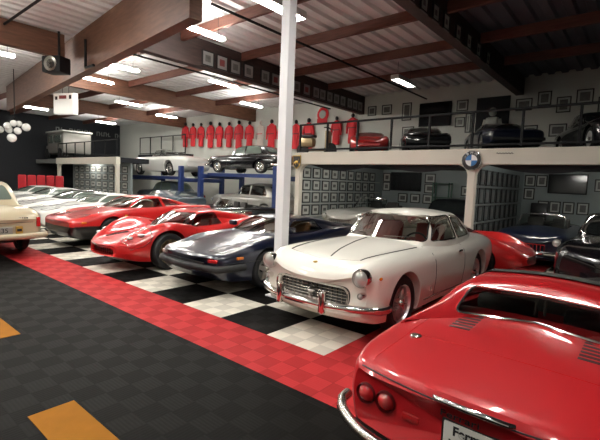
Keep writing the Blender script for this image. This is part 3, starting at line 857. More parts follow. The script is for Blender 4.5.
# ---- curvy red racing prototype ------------------------------------------------------
P4 = dict(L=4.15, paint='red_paint_far', R=.32, tw=.24, fa=.93, ra=3.30, tf=.87, tr=.88, wheel='goldstar', bowF=.42, bowR=.12, arch=.365,
    body=dict(
        W=[(0, .50), (.06, .62), (.3, .76), (.93, .90), (1.6, .85), (2.3, .85), (3.3, .91), (3.9, .86), (4.12, .82), (4.15, .78)],
        zb=[(0, .26), (.3, .17), (2, .13), (3.6, .18), (4.15, .32)],
        zw=[(0, .36), (.93, .46), (2.3, .46), (3.3, .52), (4.15, .58)],
        xs=[(0, .95), (4.15, .965)], zs=[(0, .42), (.3, .53), (.93, .72), (1.7, .60), (2.3, .64), (3.3, .78), (4.0, .76), (4.15, .70)],
        xc=[(0, .74), (.93, .76), (2.2, .82), (3.3, .78), (4.15, .84)], zc=[(0, .44), (.06, .50), (.3, .64), (.6, .76), (.93, .815), (1.3, .78), (1.8, .68), (2.3, .72), (3.3, .87), (4.0, .82), (4.15, .74)],
        xv=[(0, .46), (.93, .46), (3.3, .5), (4.15, .5)], zv=[(0, .44), (.06, .48), (.3, .53), (.93, .60), (1.3, .66), (1.8, .70), (2.6, .78), (3.3, .80), (4.0, .78), (4.15, .74)],
        zm=[(0, .44), (.06, .48), (.3, .53), (.93, .60), (1.3, .68), (1.8, .72), (2.6, .80), (3.3, .80), (4.0, .78), (4.15, .74)]),
    cab=dict(zt=[(1.0, .62), (1.12, .70), (1.65, .95), (1.85, 1.0), (2.2, 1.01), (2.8, .93), (3.6, .78)],
             wb=[(1.0, .56), (1.6, .68), (2.5, .70), (3.6, .60)], wt=[(1.0, .46), (2.2, .48), (3.6, .42)], z0=[(1.0, .60), (1.6, .62), (3.6, .70)], bowF=.40, bowR=.0, mid=2.0, r=.13, crown=.03),
    win=[('windshield', [(-.64, .68), (.64, .68), (.45, .95), (-.45, .95)]), ('side_window', [(1.50, .70), (1.78, .93), (2.22, .95), (2.30, .72)])],
    tub=(.58, 1.35, 2.45, .25), hollow=True, glass='glass')
def p4_cut(cut):
    cut.prism(rpoly([(-.44, .275), (.44, .275), (.38, .385), (-.38, .385)], .05), 'y', -.5, .28)
def p4_extra(root, S, rd):
    tree = rd['tree']; surf = (rd['bv'], rd['bf'])
    for s in (1, -1):
        # lamp bay under a clear cowl on each wing
        poly = rpoly([(s * .50, .17), (s * .70, .30), (s * .80, .62), (s * .66, .60), (s * .52, .36)], .05)
        bm = patch(surf, poly, (0, 1), .003, lambda c, n: c.z > .40); o = bm_obj('headlight_bay', bm, M['grille_dark'], root, True)
        for t, rr in ((.30, .055), (.46, .062)):
            x = s * (.58 + (t - .30) * .55); h = tree.ray_cast(Vector((x, t, 2)), Vector((0, 0, -1)))[0]
            G().ball((h.x, h.y, h.z), rr, 16, 8, (1, 1, .5)).obj('lamp', M['lens'], o, True)
        seam(root, rd, [(p[0], p[1], 2) for p in poly], (0, 0, -1), 'cowl_rim', .007, 'dull_chrome', closed=True, n=2)
        seam(root, rd, [(s * .30, .30, 2), (s * .34, .75, 2)], (0, 0, -1), 'nose_vent', .02, 'black_trim')
        seam(root, rd, [(s * 1.5, 1.55, .66), (s * 1.5, 1.5, .25), (s * 1.5, 2.3, .25), (s * 1.5, 2.35, .70)], (-s, 0, 0), 'door_seam', .005)
    seam(root, rd, [(-.60, 1.02, 2), (0, .98, 2), (.60, 1.02, 2)], (0, 0, -1), 'body_seam', .005)
    g = G()
    for k in range(11):
        x = -.38 + .076 * k; g.box(x - .004, x + .004, .10 + .15 * x * x, .12 + .15 * x * x, .28, .38)
    g.box(-.385, .385, .105, .14, .325, .333)
    g.obj('grille', M['dull_chrome'], root)
    seat(root, .25, 1.95, .24, M['oxblood_leather'], .55, .42); steering(root, .25, 1.72, .70, .16)
    G().cbox((0, 3.42, .885), (.3, .42, .06), .02).obj('engine_cover', M['glass'], root, True)
P4_A = derive(P4, cuts=[p4_cut], extra=[p4_extra])
p4 = car('race_car', P4_A, (-5.15, .12, 0), 0, 'curvy red vintage racing prototype with faired headlamps and bubble cabin', q=1.2, scale=(1, 1, 1.05))

# ---- white wedges behind the beige saloon --------------------------------------------
def white_extra(root, S, rd):
    for s in (1, -1):
        seam(root, rd, [(s * .30, .25, 2), (s * .66, .27, 2), (s * .68, .62, 2), (s * .34, .60, 2)], (0, 0, -1), 'headlight_seam', .008, closed=True)
        seam(root, rd, [(s * .22, .66, 2), (s * .42, 1.25, 2)], (0, 0, -1), 'bonnet_seam', .01)
        seam(root, rd, [(s * 1.5, 1.55, .80), (s * 1.5, 1.5, .28), (s * 1.5, 2.62, .25), (s * 1.5, 2.75, .82)], (-s, 0, 0), 'door_seam', .006)
    G().cbox((0, .02, .36), (1.5, .08, .10), .03).obj('bumper', M['black_rubber'], root, True)
WH = derive(WEDGE, paint='white_paint', hollow=False, glass='pale_glass', extra=[white_extra], wheel='star'); WH.pop('tub')
wp = [(-10.9, .75, 'white wedge sports car right next to the red and black one', 'white_paint'),
      (-13.4, .95, 'white wedge sports car with a black roof, second of the white row', 'black_paint'),
      (-15.9, 1.1, 'white wedge sports car third along the white row from the right', 'white_paint'),
      (-18.5, 1.2, 'white wedge sports car farthest down the white row', 'white_paint')]
for x, y, lab, rp in wp:
    car('sports_car', derive(WH, roofpaint=rp), (x, y, 0), 0, lab, 'white wedge cars in the far front row', q=.7)

# ---- upright saloon used for several cars --------------------------------------------
SALOON = dict(L=4.75, paint='beige_paint', R=.34, tw=.17, fa=.85, ra=3.6, tf=.80, tr=.80, wheel='cap', bowF=.18, bowR=.12, arch=.38,
    body=dict(
        W=[(0, .66), (.05, .74), (.3, .80), (.85, .86), (2.2, .88), (3.6, .87), (4.4, .82), (4.7, .77), (4.75, .71)],
        zb=[(0, .36), (.2, .28), (.8, .24), (3.8, .24), (4.4, .32), (4.75, .42)],
        zw=[(0, .58), (2.2, .62), (4.75, .64)],
        xs=[(0, .96), (4.75, .965)], zs=[(0, .74), (.3, .80), (2.2, .86), (4.3, .87), (4.7, .80), (4.75, .74)],
        xc=[(0, .82), (4.75, .84)], zc=[(0, .78), (.04, .86), (.3, .92), (2.2, .95), (4.2, .955), (4.6, .90), (4.71, .83), (4.75, .76)],
        xv=[(0, .5), (4.75, .5)], zv=[(0, .80), (.04, .88), (.3, .95), (1.3, .99), (3.7, .99), (4.3, .97), (4.62, .90), (4.71, .84), (4.75, .76)],
        zm=[(0, .82), (.04, .90), (.3, .97), (1.3, 1.02), (3.7, 1.02), (4.3, .99), (4.62, .91), (4.71, .85), (4.75, .76)]),
    cab=dict(zt=[(1.40, .94), (1.5, 1.02), (1.85, 1.38), (2.0, 1.46), (2.6, 1.52), (3.2, 1.50), (3.55, 1.40), (3.95, 1.08), (4.05, .95)],
             wb=[(1.4, .68), (2.0, .76), (3.2, .76), (4.05, .66)], wt=[(1.4, .56), (2.6, .62), (4.05, .52)], z0=[(1.4, .90), (4.05, .90)], bowF=.14, bowR=.12, mid=2.7, r=.16, crown=.04),
    win=[('windshield', [(-.62, 1.04), (.62, 1.04), (.54, 1.40), (-.54, 1.40)]), ('rear_window', [(-.50, 1.10), (.50, 1.10), (.44, 1.38), (-.44, 1.38)]),
         ('side_window', [(1.82, 1.02), (2.05, 1.40), (2.55, 1.43), (2.58, 1.02)]), ('side_window', [(2.66, 1.02), (2.63, 1.43), (3.3, 1.41), (3.55, 1.1), (3.5, 1.02)])])
def saloon_extra(root, S, rd):
    tree = rd['tree']; L = S['L']
    for d, y0 in ((1, 0), (-1, L)):
        P = [(x, y0 + d * (-.10 + .16 * (abs(x) / .85) ** 2.4), .44) for x in np.linspace(-.82, .82, 15)]
        G().tube([(-.90, y0 + d * .4, .45)] + P + [(.90, y0 + d * .4, .45)], .06, 10).obj('bumper', M['chrome'] if S['paint'] != 'beige_paint' else M['beige_paint'], root, True)
    for s in (1, -1):
        round_lamp(root, s * .60, .04, .70, .10)
        seam(root, rd, [(s * 1.5, 1.6, .98), (s * 1.5, 1.58, .30), (s * 1.5, 2.62, .30), (s * 1.5, 2.62, .98)], (-s, 0, 0), 'door_seam', .005)
        h = tree.ray_cast(Vector((s * .70, L + 1, .70)), Vector((0, -1, 0)))[0]
        g = G(); g.cbox((s * .71, h.y - .01, .70), (.075, .09, .20), .03); g.obj('tail_light', M['red_lens'], root, True)
    g = G()
    for k in range(13): x = -.36 + .06 * k; g.box(x - .008, x + .008, -.03, .04, .50, .80)
    g.obj('grille', M['chrome'], root)
def beige_extra(root, S, rd):
    tree = rd['tree']; L = S['L']
    G().cbox((0, L - .0, .555), (.50, .03, .14), .01).obj('license_plate', M['silver_paint'], root, True)
    F = Matrix.Translation((0, L + .018, .555)) @ Matrix.Rotation(PI, 4, 'Z') @ Matrix.Rotation(PI / 2, 4, 'X')
    text_mesh('plate_number', 'SPC 35', .12, M['ink'], root, F, .002, 1.0)
    G().cbox((-.36, L - .0, .56), (.12, .03, .15), .02).obj('round_badge', M['gold'], root, True)
    G().cbox((-.36, L + .015, .56), (.08, .01, .05), .005).obj('badge_band', M['grille_dark'], root)
    y = tree.ray_cast(Vector((-.45, L + 1, .80)), Vector((0, -1, 0)))[0].y
    g = G()
    for k in range(5): g.box(-.52 + k * .04, -.495 + k * .04, y - .02, y + .012, .775, .80)
    g.obj('model_script', M['grille_dark'], root)
    horse('boot_badge', root, M['grille_dark'], (.02, tree.ray_cast(Vector((0, L + 1, .78)), Vector((0, -1, 0)))[0].y + .01, .80), .13)
    seam(root, rd, [(-.62, L + 1, .70), (.62, L + 1, .70)], (0, -1, 0), 'boot_seam', .005, n=20)
BEIGE = derive(SALOON, extra=[saloon_extra, beige_extra], glass='pale_glass')
car('saloon', BEIGE, (-6.95 - 4.75, -.92, 0), -PI / 2, 'cream classic saloon cut off by the left edge, seen from behind', q=1.1)
SAL = derive(SALOON, extra=[saloon_extra])
car('saloon', derive(SAL, paint='black_paint', glass='pale_glass'), (-14.3, 10.2, 2.02), -PI / 2, 'black old saloon parked up on the blue car lift', 'cars on the lifts', q=.7, scale=(1, 1.04, .84))

# ---- open two-seater -----------------------------------------------------------------
def open_extra(root, S, rd, inner='dark_interior'):
    P = [(-.60, 1.72, .92), (-.52, 1.98, 1.22), (-.3, 1.93, 1.26), (0, 1.90, 1.27), (.3, 1.93, 1.26), (.52, 1.98, 1.22), (.60, 1.72, .92)]
    o = G().tube(P, .02, 8).obj('windshield_frame', M['chrome'], root, True)
    vs = [(-.58, 1.72, .93), (-.50, 1.97, 1.22), (0, 1.89, 1.26), (.50, 1.97, 1.22), (.58, 1.72, .93), (0, 1.60, .94)]
    new_obj('windshield', vs, [(0, 1, 2, 5), (5, 2, 3, 4)], M['glass'], root)
    for s in (1, -1):
        round_lamp(root, s * .64, .07, .68, .095)
        seat(root, s * .33, 2.5, .45, M[inner], .58)
    G().cbox((0, 1.86, .86), (1.1, .16, .16), .05).obj('dashboard', M['dark_interior'], root, True)
    steering(root, .33, 2.1, .9)
    Pb = [(x, -.06 + .26 * (abs(x) / .85) ** 2.4, .40) for x in np.linspace(-.82, .82, 13)]
    G().tube(Pb, .045, 8).obj('bumper', M['chrome'], root, True)
    g = G()
    for k in range(11): x = -.40 + .08 * k; g.box(x - .008, x + .008, -.01 + .1 * x * x, .03 + .1 * x * x, .42, .60)
    for z in (.42, .60): g.box(-.41, .41, -.012, .035, z - .01, z + .01)
    g.obj('grille', M['chrome'], root)
    G().cbox((0, 3.02, .97), (1.05, .34, .10), .045).obj('folded_top', M['black_vinyl'], root, True)
OPEN = derive(GT, tub=(.60, 1.66, 2.95, .42), extra=[open_extra], wheel='cap', hollow=False)
OPEN.pop('cab'); OPEN.pop('win')
car('convertible', derive(OPEN, paint='white_paint'), (-21.25, 10.2, 1.80), -PI / 2, 'white open convertible parked up on the blue car lift', 'cars on the lifts', q=.7, scale=1.15)
car('convertible', derive(OPEN, paint='silver_paint'), (-4.9, 7.35, 0), 0, 'silver open roadster under the white gallery in the left bay', q=.7)
car('saloon', derive(SAL, paint='black_paint'), (-2.25, 7.45, 0), 0, 'black saloon in the left bay behind the ivory coupe', q=.7, scale=.93)
car('convertible', derive(OPEN, paint='navy_paint', extra=[open_extra]), (.32, 7.05, 0), 0, 'dark navy roadster with bright round headlamps in the right bay', q=.7, scale=.9)
car('coupe', derive(GT, paint='black_paint', hollow=False, glass='dark_glass', extra=[side_seams(None, [])], chrome_win='dull_chrome'), (2.02, 4.35, 0), 0, 'black coupe at the right edge with a chrome windshield frame', q=.8)
# red car whose rounded end shows behind the ivory coupe
red_back = derive(DINO, paint='red_paint_far', extra=[], hollow=False, cab=dict(DINO['cab']))
red_back.pop('tub')
car('sports_car', red_back, (.72, 5.93, 0), PI / 2, 'red sports car parked crosswise behind the ivory coupe', q=.9, scale=.95)
# cars under the lifts
car('saloon', derive(SAL, paint='slate_paint', glass='pale_glass'), (-21.0, 10.2, 0), -PI / 2, 'grey-blue saloon under the lift below the white convertible', 'cars under the lifts', q=.6)
car('saloon', derive(SAL, paint='silver_paint', glass='dark_glass'), (-13.9, 10.2, 0), -PI / 2, 'pale beige saloon under the lift below the black saloon', 'cars under the lifts', q=.6, scale=1.05)
car('sports_car', derive(WH, paint='slate_paint', roofpaint='slate_paint'), (-17.3, 7.75, 0), -PI / 2, 'grey sports car parked crosswise before the blue lifts', q=.6)
car('convertible', derive(OPEN, paint='black_paint'), (-9.7, 4.95, 0), -.22, 'black open car behind the red and black wedge', q=.6, scale=.8)
# cars up on the gallery
car('sports_car', derive(red_back), (-4.35, 7.9, 2.66), .5, 'red sports car up on the gallery behind the railing', q=.5, scale=.75)
car('sports_car', derive(WH, paint='black_paint', roofpaint='black_paint', glass='dark_glass'), (-2.45, 7.9, 2.66), .5, 'black sports car on the gallery in front of the dark doorway', 'dark cars on the gallery', q=.5, scale=.8)
car('sports_car', derive(WH, paint='navy_paint', roofpaint='navy_paint', glass='dark_glass'), (-.2, 7.9, 2.66), .5, 'dark blue sports car on the gallery right of the black one', 'dark cars on the gallery', q=.5, scale=.8)
car('coupe', derive(GT, paint='black_paint', hollow=False, glass='dark_glass', extra=[]), (2.0, 7.9, 2.66), .4, 'black rounded coupe at the right end of the gallery', 'dark cars on the gallery', q=.5, scale=.8)
#ROOM
cam = bpy.data.cameras.new('camera'); co = bpy.data.objects.new('camera', cam); COL.objects.link(co)
yaw, pit, rol, fpx = math.radians(-39.75), math.radians(5.09), math.radians(2.25), 414.0
cam.sensor_width = 36; cam.lens = fpx / 600 * 36; cam.clip_start = .05; cam.clip_end = 200
Fv = Vector((math.sin(yaw) * math.cos(pit), math.cos(yaw) * math.cos(pit), -math.sin(pit))); R0 = Vector((math.cos(yaw), -math.sin(yaw), 0)); U0 = R0.cross(Fv)
Rv = R0 * math.cos(rol) + U0 * math.sin(rol); Uv = U0 * math.cos(rol) - R0 * math.sin(rol)
co.matrix_world = Matrix(((Rv.x, Uv.x, -Fv.x, 2.29), (Rv.y, Uv.y, -Fv.y, -3.20), (Rv.z, Uv.z, -Fv.z, 1.675), (0, 0, 0, 1)))
SC.camera = co
SC.view_settings.view_transform = 'Standard'; SC.view_settings.look = 'None'; SC.view_settings.gamma = 1; SC.view_settings.use_curve_mapping = False
# ------------------------------------------------------------------ the building
X0, X1, Y0, Y1, ZC = -29.0, 6.5, -9.0, 12.5, 5.5
def struct(o): o['kind'] = 'structure'; return o

def floor_material():
    m = mat('race_deck_tiles', (.02, .02, .02), .42, spec=.05); nt = m.node_tree; b = nt.nodes['Principled BSDF']; L = nt.links.new
    tc = nt.nodes.new('ShaderNodeTexCoord'); sp = nt.nodes.new('ShaderNodeSeparateXYZ'); L(tc.outputs['Object'], sp.inputs[0])
    def math_(op, a, c=None, d=None):
        n = nt.nodes.new('ShaderNodeMath'); n.operation = op
        for i, v in enumerate((a, c, d)):
            if v is None: continue
            if isinstance(v, (int, float)): n.inputs[i].default_value = v
            else: L(v, n.inputs[i])
        return n.outputs[0]
    def mixc(f, a, c):
        n = nt.nodes.new('ShaderNodeMix'); n.data_type = 'RGBA'
        for k, v in ((0, f), (6, a), (7, c)):
            if isinstance(v, tuple): n.inputs[k].default_value = v + (1,)
            else: L(v, n.inputs[k])
        return n.outputs[2]
    x, y = sp.outputs['X'], sp.outputs['Y']; T = .785
    def par(s, off=0):
        fx = math_('FLOOR', math_('DIVIDE', math_('ADD', x, off), s)); fy = math_('FLOOR', math_('DIVIDE', math_('ADD', y, off), s))
        return math_('ABSOLUTE', math_('MODULO', math_('ADD', fx, fy), 2.0))
    big = par(T)                       # 1 = white square next to the corner
    small = par(T / 4)
    inx = math_('LESS_THAN', x, 0.0); iny = math_('GREATER_THAN', y, 0.0)
    check = math_('MULTIPLY', inx, iny)
    check2 = math_('MULTIPLY', math_('GREATER_THAN', x, .75), math_('GREATER_THAN', y, 2.6))
    check = math_('MAXIMUM', check, check2)
    red = math_('MULTIPLY', math_('GREATER_THAN', y, -.70), math_('LESS_THAN', x, 3.9))
    base = mixc(red, (.0050, .0043, .0037), (.36, .026, .028))
    # red band stops where the squares begin
    chk = mixc(big, (.0045, .004, .0038), (.62, .58, .50))
    col = mixc(check, base, chk)
    dark = math_('MULTIPLY_ADD', small, -.20, 1.0)  # alternate cells darker: sheen change of the ribs put into the colour
    gx = math_('ABSOLUTE', math_('SUBTRACT', math_('FRACT', math_('DIVIDE', x, T / 2)), .5)); gy = math_('ABSOLUTE', math_('SUBTRACT', math_('FRACT', math_('DIVIDE', y, T / 2)), .5))
    ln = math_('GREATER_THAN', math_('MAXIMUM', gx, gy), .492)
    dark = math_('MULTIPLY', dark, math_('MULTIPLY_ADD', ln, -.35, 1.0))
    nz = nt.nodes.new('ShaderNodeTexNoise'); nz.inputs['Scale'].default_value = 1.7; nz.inputs['Detail'].default_value = 8; L(tc.outputs['Object'], nz.inputs['Vector'])
    dark = math_('MULTIPLY', dark, math_('MULTIPLY_ADD', nz.outputs['Fac'], .5, .75))
    vm = nt.nodes.new('ShaderNodeVectorMath'); vm.operation = 'SCALE'; L(col, vm.inputs[0]); L(dark, vm.inputs['Scale']); L(vm.outputs[0], b.inputs['Base Color'])
    L(math_('MULTIPLY_ADD', small, .06, .60), b.inputs['Roughness'])
    # ribs run crosswise on alternate cells
    a1 = math_('SINE', math_('MULTIPLY', x, 2 * PI / .028)); a2 = math_('SINE', math_('MULTIPLY', y, 2 * PI / .028))
    hx = math_('ADD', math_('MULTIPLY', a1, small), math_('MULTIPLY', a2, math_('SUBTRACT', 1.0, small)))
    bp = nt.nodes.new('ShaderNodeBump'); bp.inputs['Strength'].default_value = .10; bp.inputs['Distance'].default_value = .002; L(hx, bp.inputs['Height']); L(bp.outputs[0], b.inputs['Normal'])
    return m
struct(G().box(X0, X1, Y0, Y1, -.12, 0).obj('floor', floor_material()))
def dash(x0, x1, y0, y1, label):
    tag(G().prism([(x0, y0), (x1, y0), (x1, y1), (x0, y1)], 'z', 0, .004).obj('floor_marking', M['floor_yellow']), label, 'floor marking', 'yellow dashes on the dark floor')
dash(-.84, .30, -2.28, -1.98, 'ochre painted dash on the black floor nearest the camera, at the bottom edge')
dash(-3.8, -2.57, -2.06, -1.82, 'ochre painted dash on the black floor at the left edge')

# corrugated roof deck
vs = []; fs = []; n = 0; x = X0
prof = []
while x < X1:
    prof += [(x, ZC), (x + .16, ZC), (x + .20, ZC + .07), (x + .34, ZC + .07)]; x += .38
for (px, pz) in prof: vs += [(px, Y0, pz), (px, Y1, pz)]
mi = []
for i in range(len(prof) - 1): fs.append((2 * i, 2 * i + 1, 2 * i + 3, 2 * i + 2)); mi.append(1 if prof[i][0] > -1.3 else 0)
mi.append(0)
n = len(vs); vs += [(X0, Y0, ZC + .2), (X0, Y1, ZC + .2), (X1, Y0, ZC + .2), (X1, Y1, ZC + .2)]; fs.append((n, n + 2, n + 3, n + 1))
struct(new_obj('ceiling', vs, fs, mats=[M['ceiling_metal'], M['ceiling_shade']], mi=mi))
struct(G().box(X0, X1, Y1, Y1 + .2, 0, ZC + .1).obj('wall_back', M['wall_white']))
struct(G().box(X0 - .2, X0, Y0, Y1, 0, ZC + .1).obj('wall_left', M['wall_dark']))
struct(G().box(X1, X1 + .2, Y0, Y1, 0, ZC + .1).obj('wall_right', M['wall_dark']))
struct(G().box(X0, X1, Y0 - .2, Y0, 0, ZC + .1).obj('wall_front', M['wall_white']))

# timber roof structure
def beam(name, x0, x1, y0, y1, z0, z1, m, label, group=None, cat='beam', bev=.012):
    o = G().cbox(((x0 + x1) / 2, (y0 + y1) / 2, (z0 + z1) / 2), (x1 - x0, y1 - y0, z1 - z0), bev).obj(name, M[m]); return tag(o, label, cat, group)
pic1 = beam('roof_beam', -7.62, -7.38, 1.80, Y1 - .01, 4.74, 5.49, 'beam_dark', 'dark roof beam carrying framed pictures left of the white post')
pic2 = beam('roof_beam', -1.42, -1.18, 1.42, Y1 - .01, 4.92, 5.49, 'beam_dark', 'dark roof beam carrying pictures that runs to the upper right')
gird = beam('girder', -20.3, -3.9, 1.15, 1.40, 4.40, 5.49, 'glulam', 'deep laminated timber girder crossing the upper left corner')
gird.data.transform(Matrix.Translation((-4.2, 1.27, 0)) @ Matrix.Rotation(-.105, 4, 'Z') @ Matrix.Translation((4.2, -1.27, 0)))
beam('roof_beam', -10.6, -10.4, -8.9, 1.60, 4.86, 5.49, 'glulam', 'brown timber beam meeting the deep girder at the left edge')
beam('roof_beam', -14.3, -14.1, 2.50, Y1 - .01, 4.86, 5.49, 'glulam', 'brown timber beam just behind the hanging white light box')
beam('roof_beam', -20.6, -20.4, 3.15, Y1 - .01, 4.86, 5.49, 'glulam', 'brown timber beam farthest from the camera')
beam('roof_beam', -4.1, -3.9, -8.9, 1.14, 4.86, 5.49, 'glulam', 'brown timber beam ending at the girder above the camera side')
pl = ['second', 'third', 'fourth', 'nearest', 'farthest']
for k, yy in enumerate((3.3, 5.4, 7.6, 9.8)):
    for (a, b2, seg) in ((X0 + .02, -20.62, 'left of the farthest beam'), (-20.38, -14.32, 'between the two far beams'), (-14.08, -7.64, 'between light box beam and left picture beam'), (-7.36, -1.44, 'between the two picture beams'), (-1.16, X1 - .02, 'right of the right picture beam')):
        beam('purlin', a, b2, yy - .045, yy + .045, 5.25, 5.49, 'purlin', '%s reddish purlin from the camera %s' % (('nearest', 'second', 'third', 'farthest')[k], seg), 'purlins under the roof deck')
for k, (x, lab) in enumerate(((-9.2, 'thin dark pipe under the roof left of the left picture beam'), (-4.6, 'thin dark pipe under the roof right of the white post'))):
    tag(G().tube([(x, 2.1, 5.12), (x, Y1 - .02, 5.12)], .03, 8).obj('sprinkler_pipe', M['steel_dark']), lab, 'pipe', 'pipes under the roof')
tag(G().tube([(-28.9, .2, 5.35), (-4.15, .2, 5.35)], .03, 8).obj('sprinkler_pipe', M['steel_dark']), 'thin dark pipe in front of the deep girder', 'pipe')
tag(G().tube([(-9.0, 1.56, 5.1), (-9.0, 1.56, 4.40), (-8.4, 1.50, 4.36)], .035, 8).obj('conduit', M['steel_dark']), 'bent dark conduit on the face of the deep girder', 'conduit')

# framed pictures
def frame(c, w, h, axis, d, label, group, deep=.03, matw=.14, pm='photo_dark', mm='mat_board', fm='frame_black'):
    """c = centre on the wall; axis 'x' means hanging on a wall whose normal is +/-x (d)"""
    cx, cy, cz = c; g = G(); t = .035
    def bar(u0, u1, z0, z1, g, a, b):
        if axis == 'x': g.box(min(cx + d * a, cx + d * b), max(cx + d * a, cx + d * b), cy + u0, cy + u1, cz + z0, cz + z1)
        else: g.box(cx + u0, cx + u1, min(cy + d * a, cy + d * b), max(cy + d * a, cy + d * b), cz + z0, cz + z1)
    ow, oh = w / 2, h / 2
    pr = [(-ow, -oh), (ow, -oh), (ow, oh), (-ow, oh)]; pi = [(-ow + t, -oh + t), (ow - t, -oh + t), (ow - t, oh - t), (-ow + t, oh - t)]
    vs = []
    for a in (0.001, deep):
        for P in (pr, pi):
            for u, z in P: vs.append((cx + d * a, cy + u, cz + z) if axis == 'x' else (cx + u, cy + d * a, cz + z))
    fs = []
    for i in range(4):
        j = (i + 1) % 4; fs += [(8 + i, 8 + j, 12 + j, 12 + i), (i, j, 4 + j, 4 + i), (i, j, 8 + j, 8 + i), (4 + i, 4 + j, 12 + j, 12 + i)]
    g.add(vs, fs); o = g.obj('framed_picture', M[fm])
    tag(o, label, 'picture', group)
    b = G(); bar(-ow + t * .9, ow - t * .9, -oh + t * .9, oh - t * .9, b, .002, deep * .5); b.obj('mat_board', M[mm], o)
    b = G(); bar(-ow + matw, ow - matw, -oh + matw, oh - matw, b, deep * .5, deep * .5 + .004); b.obj('print', M[pm], o)
    return o
ORD = ['first', 'second', 'third', 'fourth', 'fifth', 'sixth', 'seventh', 'eighth', 'ninth', 'tenth', 'eleventh', 'twelfth', 'thirteenth', 'fourteenth', 'fifteenth', 'sixteenth', 'seventeenth']
for k, yy in enumerate((4.15, 4.65, 5.15, 5.68, 6.4, 6.88, 7.4, 7.95, 8.5, 9.05, 9.45, 9.9, 10.35, 10.8, 11.3, 11.7, 12.1)):
    frame((-7.38, yy, 5.01), .42, .42, 'x', 1, '%s small picture on the left roof beam, counted from the near end' % ORD[k], 'pictures on the left roof beam', matw=.12, mm='mat_beam', pm='photo_red' if k in (1, 5, 8) else 'photo_dark')
for k, yy in enumerate((3.2, 3.75, 4.3, 4.85, 5.4, 6.1, 6.8, 7.5, 8.3)):
    frame((-1.18, yy, 5.08), .34, .34, 'x', 1, '%s small picture on the right roof beam, counted from the near end' % ORD[k], 'pictures on the right roof beam', matw=.12, mm='mat_board')

# ---- lights -------------------------------------------------------------------------
def lamp(x, y, z, rz, label, hood=.09, ln=1.25, m='tube'):
    t = thing('fluorescent_light', (x, y, z), rz, label, 'ceiling light', 'fluorescent ceiling lights')
    G().cbox((0, 0, .085 if hood < .2 else .075), (hood, ln, .05), .01).obj('housing', M['lamp_body'], t)
    if hood > .2:  # trough sides added to keep the tube light off the ceiling
        for s in (1, -1): G().cbox((s * hood / 2, 0, .02), (.012, ln, .13), .003).obj('reflector', M['lamp_body'], t)
        for s in (1, -1): G().cbox((0, s * ln / 2, .02), (hood, .012, .13), .003).obj('reflector', M['lamp_body'], t)
    for s in (1, -1):
        tb = G().tube([(s * .055, -ln / 2 + .03, .035), (s * .055, ln / 2 - .03, .035)], .026, 8).obj('tube', M[m], t, True)
    for s in (1, -1): G().tube([(0, s * ln * .35, .12), (0, s * ln * .35, ZC - z)], .006, 4).obj('hanger', M['steel_dark'], t)
    return t
LP = [(-4.75, 7.35, 2.32), (-2.2, 7.35, 2.32), (.6, 7.35, 2.32), (3.1, 7.35, 2.32), (-22, 7.2, 2.31)]
BAYL = LP
LP = [(-5.8, 2.8, 'bright tube light left of the white post above the left picture beam'),
      (-3.35, 2.75, 'bright tube light crossed by the top of the white post'),
      (.9, 1.1, None),
      (-10.5, 3.2, 'tube light right of the hanging white light box'),
      (-13.0, 3.6, 'tube light directly behind the hanging white light box'),
      (-22.5, 4.7, 'tube light low beside the hanging white light box'),
      (-18.2, 9.7, 'tube light near the top of the white back wall'),
      (-11.4, 9.6, 'tube light above the red suits left of the post'),
      (-3.9, 9.1, 'dim tube light above the gallery right of the post'),
      (-12.2, .3, 'tube light in front of the deep girder at the left edge'),
      (-17.5, -.5, 'tube light far left in front of the deep girder'),
      (-8.3, -1.8, None), (-4.4, -2.2, None), (-1.0, -4.4, None), (2.6, -4.6, None), (-6.5, -5.5, None), (-12.5, -5.2, None), (-19, -5, None), (-25, 0, None), (-1.9, -1.2, None), (-6.3, -.6, None), (.6, -2.6, None), (-24.5, 9.3, None),
      (-9.4, 6.4, 'tube light under the purlins between left picture beam and pipe'), (-16.4, 6.6, None)]
for k, (x, y, lab) in enumerate(LP):
    lamp(x, y, 4.98, 0, lab or 'tube light %s' % ['behind the camera', 'over the aisle'][k % 2], .40 if (x > -5 and y < 0 or x > 0) else .26 if (-5 < x < 0 and y < 3) else (.26 if x > -6 and y > 8 else .09), m='tube_dim' if lab and 'dim' in lab else 'tube')
def bay_lamp(x, y, z):
    t = thing('bay_light', (x, y, z), 0, 'slim light under the gallery deck, hidden behind the dark valance', 'ceiling light', 'lights under the gallery deck')
    G().cbox((0, 0, .03), (1.2, .10, .03), .005).obj('housing', M['lamp_body'], t); G().tube([(-.57, 0, 0), (.57, 0, 0)], .016, 8).obj('tube', M['tube_bay'], t, True)
for b_ in BAYL: bay_lamp(*b_)

# ---- white gallery front --------------------------------------------------------------
FY = 6.85
def gallery(xa, xb, posts, name, label, m='fascia', zt=2.62, zb=2.26, arch=.30):
    t = thing(name, ((xa + xb) / 2, FY, 0), 0, label, 'gallery'); ox = (xa + xb) / 2
    G().cbox((0, 0, (zt + zb) / 2), (xb - xa, .22, zt - zb), .015).obj('fascia_board', M[m], t)
    for p in posts:
        g = G(); g.cbox((p - ox, 0, zb / 2), (.17, .17, zb), .01)
        g.obj('post', M[m], t)
        for s in (1, -1):
            if (p + s * .4 > xb or p + s * .4 < xa): continue
            P = [(p - ox + s * .08, zb - arch), (p - ox + s * .08, zb), (p - ox + s * (.08 + arch), zb)]
            q = [(p - ox + s * (.08 + arch) - s * arch * math.sin(a), zb - arch + arch * math.cos(a)) for a in np.linspace(0, PI / 2, 8)]
            poly = [P[1]] + q; g2 = G(); g2.prism(poly, 'y', -.07, .07); g2.obj('corner_bracket', M[m], t)
    return t
gallery(-6.28, X1 - .02, (-6.18, -.88, 4.4), 'gallery_front', 'long off-white gallery front on white posts at right, with round car emblem')
